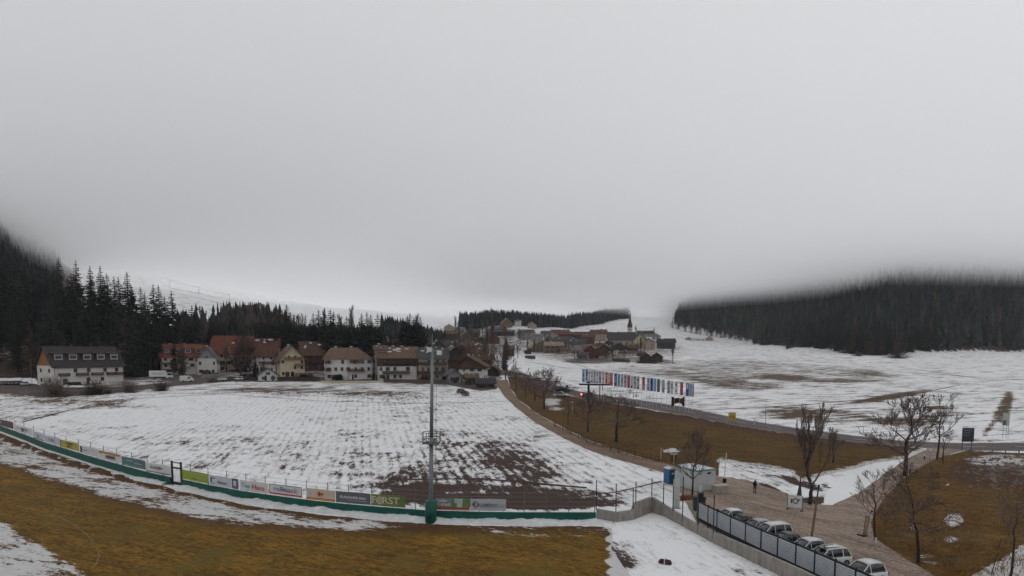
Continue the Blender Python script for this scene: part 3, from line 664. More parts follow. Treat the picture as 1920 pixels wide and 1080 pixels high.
for px_, yb, yt, lab, wd in ((989, 665, 640, 'lone bare tree in the snow left of the paired barns', .8), (1261, 682, 652, 'bare tree at the right end beside the dark farmhouses', .9), (1148, 676, 645, 'dark bare tree rising before the church village', 1.2), (1200, 678, 640, 'tall bare tree left of the dark farmhouses', .9), (1120, 676, 655, 'low bare tree before the red chalet', 1.3),
                             (1192, 630, 613, 'bare tree right of the church spire', .9), (1226, 634, 616, 'thin bare tree above the dark blue-grey barn', .6), (905, 640, 606, 'bare tree among the far hillside houses', .8), (880, 640, 612, 'second bare tree among the far hillside houses', .8), (975, 648, 622, 'bare tree below the hillside farmhouse', 1.0), (1030, 650, 628, 'bare tree behind the sand-coloured barns', 1.0), (855, 640, 600, 'tall thin bare tree by the far snow-roofed house', .6)):
    tree_at(4, px_, yb, yt, lab, VF, wd)
for px_, yb, yt, lab in ((1476, 652, 638, 'small dark spruce before the right-hand forest edge'),): topped(px_, yt, 600, SPR[4], lab, RGg)
# ------------------------------------------------------------------ shrubs
def shrub(seed, m, H=3.2, n=130):
    q_ = random.Random(seed); mb = MB()
    for k in range(n):
        a = q_.random()*6.283; e = q_.uniform(.15, 1.5); r_ = H*q_.uniform(.55, 1.05); c = Vector((q_.gauss(0, .25), q_.gauss(0, .25), 0))
        d = Vector((math.cos(a)*math.cos(e), math.sin(a)*math.cos(e), math.sin(e)*.85)); p = c
        for s_ in range(3):
            d = (d+Vector((q_.gauss(0, .15), q_.gauss(0, .15), q_.gauss(0, .15)))).normalized(); q2 = p+d*r_/3; mb.tube(p, q2, .035-.009*s_, .026-.009*s_, 3, False)
            for t in range(4):
                e2 = p.lerp(q2, q_.random()); mb.tube(e2, e2+(d+Vector((q_.gauss(0, .7), q_.gauss(0, .7), q_.gauss(0, .5)))).normalized()*H*.2, .014, .008, 3, False)
            p = q2
    return mb.mesh('shrub', m)
sm_ = [shrub(1, twig), shrub(2, mat('twigs_dark', (.05, .03, .026), .9, .3, 3))]
for k, (px_, yb, hh, lab, wd) in enumerate(((103, 744, 42, 'largest round leafless shrub, before the left gable of the long white house', 1.0), (178, 740, 34, 'leafless shrub before the middle of the long white house', .9), (243, 736, 25, 'low shrub at the right end of the long white house', 1.1), (303, 733, 23, 'shrub on the verge below the box lorry', 1.0), (203, 738, 12, 'small brown shrub between the two larger ones', 1.3),
    (1052, 735, 14, 'bush on the verge near the far road bend', 2), (1610, 668, 9, 'distant round bush at the forest edge', 1.6), (1682, 672, 12, 'brown bush before the right-hand forest, biggest there', 2.2), (1480, 653, 8, 'distant bush beside the forest corner', 1.4), (1585, 662, 8, 'distant dark bush under the forest', 2), (1345, 1, 1, '', 1))):
    if not lab: continue
    p = P(px_, yb); s_ = hh*mpp(p)/3.2; o = link('shrub', sm_[k % 2]); o.location = p-Vector((0, 0, .1)); o.scale = (s_*wd, s_*wd, s_); o.rotation_euler = (0, 0, R.random()*6); tag(o, lab, 'shrub', 'leafless shrubs')
# reeds and dry stalks on the right-hand bank
def tufts(name, poly, n, h, m, seed):
    q_ = random.Random(seed); mb = MB(); xs = [p[0] for p in poly]; ys = [p[1] for p in poly]; pts = []
    while len(pts) < n:
        x, y = q_.uniform(min(xs), max(xs)), q_.uniform(min(ys), max(ys))
        if inpoly(np.array([x]), np.array([y]), poly)[0] and mnoise.noise(Vector((x*.03, y*.05, 0)))+q_.uniform(-.3, .5) > 0: pts.append((x, y))
    for c in PA(pts):
        for b in range(5):
            a = q_.random()*6.28; l = h*q_.uniform(.4, 1.1); d = Vector((math.cos(a), math.sin(a), 0)); s_ = Vector((-d.y, d.x, 0))*.012; c_ = Vector(c)+Vector((0, 0, .02))
            t = c_+d*l*.5+Vector((0, 0, l)); mb.add([c_-s_, c_+s_, t], [(0, 1, 2)])
    o = mb.build(name, m); o['kind'] = 'stuff'; return o
tufts('dry_grass', bank, 9000, .32, mat('straw', (.22, .12, .035), .9, .5, 2), 3)
tufts('dry_grass', meadow, 8000, .28, mat('straw_olive', (.19, .125, .04), .9, .4, 2), 4)
# ------------------------------------------------------------------ houses
def wm(c): return {'white': mat('plaster_white', (.62, .60, .56), .85, .10, .4), 'cream': mat('plaster_cream', (.60, .53, .38), .85, .10, .4), 'grey': mat('plaster_grey', (.26, .25, .25), .85, .15, .4), 'beige': mat('plaster_beige', (.36, .30, .23), .85, .15, .4),
    'yellow': mat('plaster_yellow', (.50, .46, .28), .85, .1, .4), 'wood': mat('wood_wall', (.085, .05, .035), .8, .35, 1.5, stretch=(1, 1, 6)), 'orange': mat('wood_orange', (.26, .11, .035), .75, .3, 1.5, stretch=(6, 6, 1)), 'dark': mat('wood_dark', (.045, .033, .028), .8, .3, 1.5, stretch=(1, 1, 6)),
    'ltwood': mat('wood_weathered', (.17, .125, .09), .8, .3, 1.2, stretch=(6, 6, 1)), 'blue': mat('wall_blue_grey', (.05, .055, .075), .8, .2, .5), 'red': mat('wood_red', (.14, .045, .035), .8, .3, 1.5)}[c]
def roofmat(name, col):
    if name in MAT: return MAT[name]
    g = NG(name); n1 = g.noise(.9, 5, .7); n2 = g.noise(7, 3, .6)
    w = g.N.new('ShaderNodeTexWave'); w.bands_direction = 'Z'; w.inputs['Scale'].default_value = 2.2; w.inputs['Distortion'].default_value = .6; g.L.new(g.pos, w.inputs['Vector'])
    f = g.math('ADD', g.math('MULTIPLY', n1, .6), g.math('MULTIPLY', n2, .4)); c = Vector(col)
    c_ = g.mix(g.step(f, .35, .65), tuple(c*.62), tuple([min(.9, v*1.3) for v in c])); c_ = g.mix(g.math('MULTIPLY', w.outputs['Fac'], .35), c_, tuple(c*.5))
    MAT[name] = g.out(c_, .8, w.outputs['Fac'], .3, .05); return MAT[name]
RM = {'ash': roofmat('roof_ash', (.050, .043, .040)), 'red': roofmat('roof_red', (.17, .058, .036)), 'dkred': roofmat('roof_brown_red', (.11, .05, .04)), 'brown': roofmat('roof_brown', (.10, .062, .042)), 'tan': roofmat('roof_tan', (.15, .098, .068)), 'grey': roofmat('roof_grey', (.07, .066, .068)), 'dark': roofmat('roof_dark', (.042, .038, .04)),
      'sand': roofmat('roof_sand', (.27, .215, .16)), 'bluegrey': roofmat('roof_blue_grey', (.12, .125, .135)), 'snow': mat('roof_snow', (.60, .62, .65), .85, .15, 1)}
glassm = mat('window_glass', (.022, .026, .032), .12, .2, 1, spec=.6); framew = mat('window_frame_white', (.55, .53, .5), .6, .05); framed = mat('window_frame_brown', (.07, .045, .03), .7, .2)
balm = {'redb': mat('balcony_redbrown', (.085, .04, .03), .8, .3, 2), 'dark': mat('balcony_dark', (.045, .032, .026), .8, .3, 2), 'brown': mat('balcony_brown', (.095, .055, .035), .8, .3, 2), 'orange': mat('balcony_orange', (.24, .115, .045), .75, .25, 2), 'red': mat('balcony_red', (.12, .045, .035), .75, .25, 2)}
chm = mat('chimney_plaster', (.30, .28, .26), .9, .2, 2); snowcap = RM['snow']
MC = {}
def win_mesh(w, h, fr, dbl):
    k = ('w', round(w, 1), round(h, 1), fr, dbl)
    if k not in MC:
        a, b = MB(), MB(); w_, h_ = k[1], k[2]; t = .09
        for x0, x1, z0, z1 in ((-w_/2, w_/2, 0, t), (-w_/2, w_/2, h_-t, h_), (-w_/2, -w_/2+t, t, h_-t), (w_/2-t, w_/2, t, h_-t)): a.box(x0, x1, -.07, .05, z0, z1)
        if dbl: a.box(-.03, .03, -.065, .05, t, h_-t)
        a.box(-w_/2-.05, w_/2+.05, -.14, .05, -.06, -.001)
        b.box(-w_/2+t, w_/2-t, -.02, .03, t, h_-t)
        MC[k] = (a.mesh('window', framew if fr == 'w' else framed), b.mesh('pane', glassm))
    return MC[k]
def window(par, x, y, z, w, h, rz=0, fr='d', dbl=True, detail=True):
    a, b = win_mesh(w, h, fr, dbl); M = Matrix.Translation((x, y, z)) @ Matrix.Rotation(rz, 4, 'Z')
    if detail:
        o = link('window', a, par, M); link('pane', b, o); return o
    return link('window', b, par, M)
def balcony(par, x0, x1, z, col, depth=1.3, y=0, snow=False):
    mb = MB(); m = balm[col]; mb.box(x0, x1, y-depth, y-.004, z-.12, z); mb.box(x0, x1, y-depth-.03, y-depth+.03, z+.95, z+1.05)
    n = max(3, int((x1-x0)/.22))
    for k in range(n): xx = x0+(x1-x0)*(k+.5)/n; mb.box(xx-.085, xx+.085, y-depth-.02, y-depth+.01, z+.001, z+.949)
    for xx in (x0, x1): mb.box(xx-.03, xx+.03, y-depth+.031, y-.01, z+.001, z+1.0)
    return mb.build('balcony', m, par)
def gable_roof(par, x0, x1, y0, y1, ze, zr, axis, over=.9, m=None, th=.25, shift=0):
    mb = MB()
    if axis == 'x':   # ridge along x
        ym = (y0+y1)/2+shift; s0 = (zr-ze)/(ym-y0); s1 = (zr-ze)/(y1-ym)
        prof = [(y0-over, ze-over*s0), (ym, zr), (y1+over, ze-over*s1), (y1+over, ze-over*s1+th), (ym, zr+th*1.2), (y0-over, ze-over*s0+th)]
        mb.prism(prof, x0-over, x1+over, 'x')
    else:
        xm = (x0+x1)/2+shift; s0 = (zr-ze)/(xm-x0); s1 = (zr-ze)/(x1-xm)
        prof = [(x0-over, ze-over*s0), (xm, zr), (x1+over, ze-over*s1), (x1+over, ze-over*s1+th), (xm, zr+th*1.2), (x0-over, ze-over*s0+th)]
        mb.prism(prof, y0-over, y1+over, 'y')
    return mb.build('roof', m, par)
def chimney(par, x, y, z, h=1.6, s=.45, snow=True):
    mb = MB(); mb.box(x-s, x+s, y-s, y+s, z-1.0, z+h); o = mb.build('chimney', chm, par)
    MB().box(x-s-.12, x+s+.12, y-s-.12, y+s+.12, z+h+.002, z+h+.22).build('chimney_cap', snowcap if snow else chm, par); return o
def house(px, base, w, eave, ridge, label, wall='white', roof='brown', typ='side', phi=0, depth=None, floors=2, cols=4, bal=(), group=None, upper=None, dorm=0, chims=1, detail=True, back=0, frame='d', snowp=1, name='house', upfrom=None, hip=False, side_cols=2, over=.9, door=True, skip=()):
    """px: centre of the front in the photo, base: foot line; w, eave, ridge in photo pixels"""
    p = P(px, base); 
    if back: p = G(px, p.y+back)
    m_ = mpp(p); b = bear(px); W = w*m_*math.cos(b)/max(.5, math.cos(phi)); he = eave*m_; hr = ridge*m_; D = depth or max(7, W*.8)
    o = thing(name, p-Vector((0, 0, .0)), b+phi, label, 'house' if name == 'house' else name.replace('_', ' '), group)
    x0, x1 = -W/2, W/2; wmat = wm(wall); z0 = -2.0
    # walls: pentagon prism for the gabled ends
    zu = upfrom*m_ if upfrom else he
    mb = MB()
    if typ == 'front':
        if upper:
            mb.box(x0, x1, 0, D, z0, zu)
            mb2 = MB(); t = (zu-he)/(hr-he) if zu > he else 0
            if zu <= he: prof = [(x0+.003, zu), (x1-.003, zu), (x1-.003, he), (0, hr), (x0+.003, he)]
            else: prof = [(x0*(1-t), zu), (x1*(1-t), zu), (0, hr)]; mb.v = []; mb.f = []; mb.prism([(x0, z0), (x1, z0), (x1, he), (x1*(1-t), zu), (x0*(1-t), zu), (x0, he)], 0, D)
            mb2.prism(prof, -.05, D+.05); u_ = mb2.build('upper_wall', wm(upper), o)
        else: mb.prism([(x0, z0), (x1, z0), (x1, he), (0, hr), (x0, he)], 0, D)
    else:
        if upper and zu <= he:
            mb.box(x0, x1, 0, D, z0, zu); mb2 = MB().prism([(-.05, zu), (D+.05, zu), (D+.05, he), (D/2, hr), (-.05, he)], x0-.05, x1+.05, 'x'); mb2.build('upper_wall', wm(upper), o)
        elif upper: mb.box(x0, x1, 0, D, z0, he); MB().prism([(-.0, he), (D, he), (D/2, hr)], x0-.02, x1+.02, 'x').build('gable', wm(upper), o)
        elif hip: mb.box(x0, x1, 0, D, z0, he-.12)
        else: mb.prism([(0, z0), (D, z0), (D, he), (D/2, hr), (0, he)], x0, x1, 'x')
    mb.build('wall', wmat, o)
    rm = RM[roof]
    if hip:
        r_ = MB(); ov = over; a = D*.42; zz = he-.1
        vs = [(x0-ov, -ov, zz-.3), (x1+ov, -ov, zz-.3), (x1+ov, D+ov, zz-.3), (x0-ov, D+ov, zz-.3), (x0+a*.45, D/2, hr), (x1-a*.9, D/2, hr)]
        r_.add(vs, [(0, 1, 5, 4), (1, 2, 5), (2, 3, 4, 5), (3, 0, 4), (3, 2, 1, 0)]); ro = r_.build('roof', rm, o)
    else: ro = gable_roof(o, x0, x1, 0, D, he, hr, 'x' if typ == 'side' else 'y', over*min(1, W/10+.3), rm)
    # windows
    qr = random.Random(int(px*3+base*7)); fh = (he if typ == 'side' else he)/floors; ww = ww0 = min(1.2, W/cols*.40); hh = min(1.4, fh*.5)
    for f_ in range(floors):
        for c in range(cols):
            if (f_, c) in skip or (qr.random() < .22 and W > 6): continue
            x = x0+W*(c+.5+qr.uniform(-.12, .12))/cols; ww = ww0*qr.choice((.75, 1, 1, 1.5)) if detail else ww0; window(o, x, -.03-(.05 if upper and f_*fh+fh*.3 > zu-.5 else 0), f_*fh+fh*.28, ww, hh, 0, frame, ww > .8, detail)
    if typ == 'front' and hr-he > 2.2 and W > 6:
        for x in ((-W*.13, W*.13) if W > 9 else (0,)): window(o, x, -.10 if upper else -.03, he+.3, ww*.9, min(1.1, (hr-he)*.35), 0, frame, False, detail)
    sx = x1 if phi < 0 or (phi == 0) else x0
    for f_ in range(floors):
        for c in range(side_cols):
            y = D*(c+.5)/side_cols; window(o, x1+(.09 if upper else .03), y, f_*fh+fh*.28, ww, hh, math.pi/2, frame, ww > .8, detail and phi <= 0); window(o, x0-(.09 if upper else .03), y, f_*fh+fh*.28, ww, hh, -math.pi/2, frame, ww > .8, detail and phi > 0)
    if detail and typ == 'side' and W > 12:
        for q in ((x0+.25), (x1-.25), x0+W*.48): MB().tube((q, -.12, 0), (q, -.12, he-.2), .06, .06, 6).build('downpipe', framed, o)
    if detail:
        for q in range(3):
            xx = x0+W*qr.uniform(.08, .92); hh2 = qr.uniform(.9, 2.1); ww2 = qr.uniform(.5, 1.6)
            if q < 2: MB().box(xx-ww2*.5, xx+ww2*.5, -.045, .02, .05, 2.15).build('glass_door', glassm, o)
    if door:
        MB().box(-.5, .5, -.05, .03, 0, 2.1, Matrix.Translation((x0+W*.5/cols+ww*.5+.75, 0, 0))).build('door', framed, o)
    for bx0, bx1, z, col in bal: balcony(o, x0+W*bx0, x0+W*bx1, he*z if z <= 1 else z, col, 1.3 if W > 8 else .8)
    # dormers
    for k in range(dorm):
        x = x0+W*(k+.5)/dorm; q = .30; yb = D*.5*q; zb = he+(hr-he)*q; dw = min(1.5, W/dorm*.33); dh = (hr-he)*.34
        d_ = MB().box(x-dw, x+dw, yb-.6, D*.45, zb-.5, zb+dh).build('dormer', wm('dark') if wall != 'cream' else wmat, ro)
        MB().prism([(yb-1.2, zb+dh-.1), (D*.5, zb+dh+.75), (D*.5, zb+dh+.9), (yb-1.2, zb+dh+.08)], x-dw-.35, x+dw+.35, 'x').build('dormer_roof', rm, ro)
        fr_ = MB().box(x-dw*.86, x+dw*.86, yb-.66, yb-.602, zb+dh*.05, zb+dh*.85).build('dormer_frame', framew if wall == 'white' else framed, ro); MB().box(x-dw*.72, x+dw*.72, yb-.70, yb-.662, zb+dh*.16, zb+dh*.72).build('pane', glassm, ro)
    for k in range(chims):
        cx_ = x0+W*((k+.6)/(chims+.4)*.8+.05)
        if typ == 'front': chimney(ro, cx_*.5, D*(.35+.3*k), hr-(hr-he)*abs(cx_*.5)/(W/2), 1.2)
        else: chimney(ro, cx_, D*.58, hr-(hr-he)*.16, 1.1)
    if snowp:
        q_ = random.Random(int(px*7+base)); ns = snowp*2
        for k in range(ns):    # leftover snow lying on the roof
            u = q_.uniform(.1, .9); t = q_.uniform(.45, .93); l = W*q_.uniform(.04, .10); wd = (D if typ == 'side' else W)*.5*q_.uniform(.03, .07)
            if hip: continue
            n = 9; top = []; 
            for s_ in range(n):
                a = 6.283*s_/n; rr_ = q_.uniform(.6, 1.1); top.append((math.cos(a)*rr_, math.sin(a)*rr_))
            vs = []
            for dz in (.04, .16):
                for cx_, cy_ in top:
                    sc = 1 if dz < .1 else .8
                    if typ == 'side': x = x0+W*u+cx_*l*sc; yv = D/2*t+cy_*wd*sc; z = he+(hr-he)*yv/(D/2)+.28+dz
                    else: s__ = q_.choice((1,)); x = (x1 if b < 0 else x0)*(1-t)+cx_*wd*sc; yv = D*u+cy_*l*sc; z = hr-(hr-he)*abs(x)/(W/2)+.28+dz
                    vs.append((x, yv, z))
            MB().add(vs, [tuple(range(n, 2*n))]+[(i, (i+1) % n, n+(i+1) % n, n+i) for i in range(n)]).build('snow_patch', RM['snow'], ro)
    return o
d2 = rad
# --- near rank, left to right
house(170, 719, 130, 34, 68, 'long white house with a dark roof, five dormers and brown balconies', 'white', 'ash', 'side', d2(22), 15, 2, 5, ((.06, .20, .46, 'redb'), (.30, .46, .46, 'redb'), (.52, .68, .46, 'redb'), (.74, .87, .46, 'redb'), (.875, .99, .46, 'redb')), 'village houses of the near rank', 'orange', 5, 2, snowp=0, side_cols=2)
house(345, 702, 80, 34, 56, 'white and dark-glazed house under an orange-red roof with a long dormer band', 'white', 'red', 'side', d2(6), 12, 3, 5, ((.02, .28, .55, 'dark'), (.02, .28, .2, 'dark')), 'village houses of the near rank', None, 4, 2, snowp=0)
house(389, 703, 36, 30, 52, 'small white gabled house attached right of the orange-red roof', 'white', 'bluegrey', 'front', d2(-8), 11, 2, 3, (), 'village houses of the near rank', 'grey', 0, 1, upfrom=31)
house(432, 700, 74, 34, 66, 'house with the biggest plain red tiled roof and yellowish end wall', 'cream', 'red', 'side', d2(-14), 17, 3, 5, ((.1, .5, .4, 'brown'),), 'village houses of the near rank', None, 0, 2, back=14, snowp=1)
house(487, 700, 62, 30, 62, 'house with a brown-red roof and rooflights behind the purplish tree', 'white', 'dkred', 'side', d2(-16), 15, 3, 4, ((.5, .95, .5, 'dark'),), 'village houses of the near rank', None, 0, 2, back=12, snowp=2)
house(516, 690, 40, 26, 46, 'tan-roofed house wedged behind the cream gabled chalet', 'beige', 'tan', 'side', d2(-10), 12, 3, 3, (), 'village houses of the near rank', None, 0, 1, back=26)
house(549, 706, 46, 33, 57, 'cream gabled chalet with orange wooden balconies on three floors', 'cream', 'tan', 'front', d2(8), 17, 3, 4, ((.18, .88, .98, 'orange'), (.60, 1.0, .62, 'orange'), (.60, 1.0, .08, 'orange')), 'village houses of the near rank', None, 0, 1, over=1.5, skip=((1, 1), (0, 1)))
house(503, 714, 38, 10, 23, 'low garage with a dark pyramid roof and white double doors', 'white', 'dark', 'front', d2(0), 10, 1, 2, (), 'small outbuildings', None, 0, 0, name='garage', snowp=0, door=False, side_cols=1)
house(590, 700, 44, 32, 55, 'dark wooden house half hidden between the chalet and the hipped roof', 'wood', 'brown', 'side', d2(10), 12, 3, 4, ((.3, .8, .5, 'dark'),), 'village houses of the near rank', None, 0, 1, back=14, snowp=2)
house(655, 712, 88, 40, 60, 'large white house with a hipped tan roof and stacked wooden balconies', 'white', 'tan', 'side', d2(4), 14, 3, 7, ((.52, .78, .80, 'brown'), (.47, .82, .40, 'brown'), (.0, .12, .78, 'brown'), (.0, .12, .42, 'brown')), 'village houses of the near rank', None, 0, 2, hip=True, skip=((0, 3), (2, 1)), snowp=0)
house(746, 713, 74, 43, 62, 'three-storey grey and white house with charcoal balconies and a brown roof', 'white', 'tan', 'side', d2(5), 13, 3, 6, ((.18, .85, .72, 'dark'), (.12, .80, .30, 'dark')), 'village houses of the near rank', 'wood', 0, 3, upfrom=26, snowp=3)
house(716, 713, 22, 56, 64, 'narrow grey-brown tower-like wing left of the charcoal balconies', 'grey', 'brown', 'side', d2(5), 9, 4, 2, (), 'village houses of the near rank', None, 0, 1, back=1)
house(812, 713, 54, 42, 60, 'grey apartment house with two full-width dark balconies behind the mast', 'beige', 'grey', 'side', d2(-3), 13, 3, 4, ((0, 1, .70, 'dark'), (0, 1, .30, 'dark')), 'village houses of the near rank', None, 0, 2, snowp=3)
house(855, 702, 48, 30, 46, 'dark brown timber chalet with a pale gable edge right of the mast top', 'dark', 'brown', 'front', d2(12), 14, 2, 3, ((0, .6, .75, 'red'),), 'village houses of the near rank', None, 0, 3, back=16, snowp=3)
house(878, 715, 56, 30, 46, 'low-pitched brown-roofed chalet with a white ground floor and wooden gable', 'white', 'brown', 'front', d2(-8), 16, 2, 4, (), 'village houses of the near rank', 'wood', 0, 1, upfrom=22, over=1.4, snowp=1)
house(852, 718, 26, 15, 25, 'little grey shed with a peaked light-edged roof before the brown chalet', 'grey', 'bluegrey', 'front', d2(10), 8, 1, 2, (), 'small outbuildings', None, 0, 0, name='shed', snowp=0, side_cols=1)
house(911, 728, 32, 10, 17, 'low dark shed at the end of the street beside the farm track', 'dark', 'dark', 'side', d2(5), 6, 1, 2, (), 'small outbuildings', None, 0, 0, name='shed', snowp=0, side_cols=1)
house(885, 722, 22, 14, 20, 'lean-to with a reddish door left of the low dark shed', 'wood', 'brown', 'side', d2(5), 6, 1, 2, (), 'small outbuildings', None, 0, 0, name='shed', snowp=1, side_cols=1)
# --- second rank roofs seen above the first
for k, (px, by, w, e, r, lab, wl_, rf, ty, bk) in enumerate((
    (675, 676, 44, 22, 40, 'brown-red roof rising above the hipped tan roof', 'beige', 'dkred', 'side', 20), (617, 676, 34, 20, 32, 'dark house with two white roof caps above the hidden timber house', 'dark', 'brown', 'side', 14), (728, 668, 22, 22, 34, 'small brown house beneath the free-standing spruce', 'beige', 'tan', 'front', 10),
    (700, 690, 30, 26, 42, 'grey-brown house squeezed behind the tower-like wing', 'grey', 'brown', 'side', 8), (800, 680, 44, 22, 36, 'brown gabled house with an ochre front above the grey apartments', 'wood', 'dkred', 'front', 12), (770, 682, 34, 26, 36, 'reddish roof with white skylights behind the three-storey house', 'beige', 'dkred', 'side', 10),
    (845, 670, 40, 14, 28, 'long grey roof above the dark timber chalet', 'grey', 'grey', 'side', 20), (885, 672, 36, 16, 28, 'olive-brown house with a white chimney block', 'wood', 'brown', 'side', 20), (540, 668, 26, 14, 24, 'small brown house behind the cream chalet ridge', 'beige', 'brown', 'front', 10), (572, 670, 40, 12, 22, 'dark house under the rounded russet tree', 'wood', 'dark', 'side', 14),
    (906, 690, 30, 16, 26, 'brown house behind the twin poplars', 'wood', 'brown', 'side', 4), (957, 668, 14, 14, 20, 'square brown block beside the russet trees', 'wood', 'brown', 'side', 0), (248, 690, 24, 10, 18, 'small red-brown house peeping out behind the long white one', 'beige', 'dkred', 'front', 4))):
    house(px, by, w, e, r, lab, wl_, rf, ty, rad(R.uniform(-14, 14)), None, 2, 3, ((.1, .9, .5, 'dark'),) if k % 2 else (), 'second rank of village houses', None, 0, 1+k % 2, detail=False, back=bk, snowp=1, side_cols=1)
for k, (px, by, w, e, r, lab, wl_, rf, ty, bk) in enumerate((
    (583, 684, 28, 24, 40, 'narrow brown house rising behind the dark timber house', 'beige', 'dkred', 'front', 22), (640, 682, 30, 24, 36, 'plain reddish roof left behind the hipped tan roof', 'wood', 'dkred', 'side', 30), (694, 676, 26, 20, 34, 'gabled brown house behind the right end of the hipped roof', 'wood', 'brown', 'front', 24), (750, 672, 30, 20, 33, 'tan roof with snow patches behind the three-storey house', 'beige', 'tan', 'side', 30),
    (785, 676, 26, 22, 38, 'reddish gable left behind the grey apartment house', 'red', 'dkred', 'front', 18), (823, 676, 26, 22, 34, 'dark gabled house behind the right end of the grey apartments', 'dark', 'grey', 'front', 20), (866, 678, 26, 18, 28, 'brown chalet behind the dark timber chalet', 'wood', 'brown', 'front', 24), (900, 680, 30, 18, 30, 'wide brown-roofed house left of the twin poplars', 'beige', 'brown', 'side', 16),
    (535, 680, 24, 22, 38, 'grey gable tucked behind the left side of the cream chalet', 'grey', 'grey', 'front', 24), (463, 684, 26, 24, 40, 'brown gable between the two big red roofs', 'wood', 'brown', 'front', 34), (892, 705, 24, 13, 22, 'small brown house behind the right corner of the low-pitched chalet', 'wood', 'brown', 'front', 12), (925, 708, 20, 10, 18, 'dark cottage at the foot of the twin poplars', 'dark', 'brown', 'front', 8),
    (696, 706, 14, 20, 30, 'sliver of a grey house between hipped roof and tower-like wing', 'grey', 'grey', 'front', 6), (786, 708, 14, 20, 30, 'sliver of a brown house between the grey house and the apartments', 'wood', 'brown', 'front', 6))):
    house(px, by, w, e, r, lab, wl_, rf, ty, rad(R.uniform(-28, 28)), None, 2, 3, ((.1, .9, .5, 'dark'),) if k % 2 == 0 else (), 'second rank of village houses', None, 0, 1+k % 2, detail=False, back=bk, snowp=1, side_cols=1)
# --- hillside houses left of the ridge
for k, (px, by, w, e, r, lab, wl_, rf) in enumerate(((822, 652, 22, 13, 18, 'pale house at the left end of the hillside hamlet', 'beige', 'brown'), (806, 640, 16, 16, 22, 'tall narrow whitish house under the far spruces', 'white', 'bluegrey'), (848, 640, 26, 14, 20, 'brown hillside house right of the whitish one', 'wood', 'brown'), (842, 622, 18, 9, 14, 'topmost house of the hamlet with a whitened roof', 'beige', 'snow'), (862, 628, 16, 9, 14, 'house with a snow-streaked grey roof near the hamlet top', 'beige', 'bluegrey'),
    (874, 645, 22, 14, 20, 'ochre-fronted house low in the hamlet', 'ltwood', 'brown'), (890, 634, 20, 11, 17, 'mid-hamlet house with a mossy grey roof', 'wood', 'grey'), (902, 652, 24, 14, 20, 'dark house low in the hamlet before the poplars', 'dark', 'brown'), (930, 628, 26, 10, 15, 'wide low house to the right of the poplars', 'beige', 'grey'), (951, 614, 20, 8, 17, 'hilltop farmhouse with a pale roof and a white gable', 'ltwood', 'sand'),
    (970, 612, 10, 10, 12, 'white annex beside the hilltop farmhouse', 'white', 'bluegrey'), (996, 616, 14, 8, 12, 'small house at the right end of the hilltop row', 'beige', 'brown'), (945, 630, 40, 8, 12, 'long dark barn below the hilltop farmhouse', 'dark', 'grey'), (925, 645, 24, 11, 17, 'reddish house between poplars and russet trees', 'red', 'dkred'), (983, 636, 26, 12, 18, 'grey farm building in the trees below the hilltop', 'grey', 'grey'), (862, 650, 20, 10, 15, 'red-brown house in the centre of the hamlet', 'red', 'dkred'))):
    house(px, by, w, e, r, lab, wl_, rf, ('side', 'front')[k % 2], rad(R.uniform(-25, 25)), None, 2, 3, (), 'houses of the hillside hamlet', None, 0, 1, detail=False, snowp=1, side_cols=1, door=False)
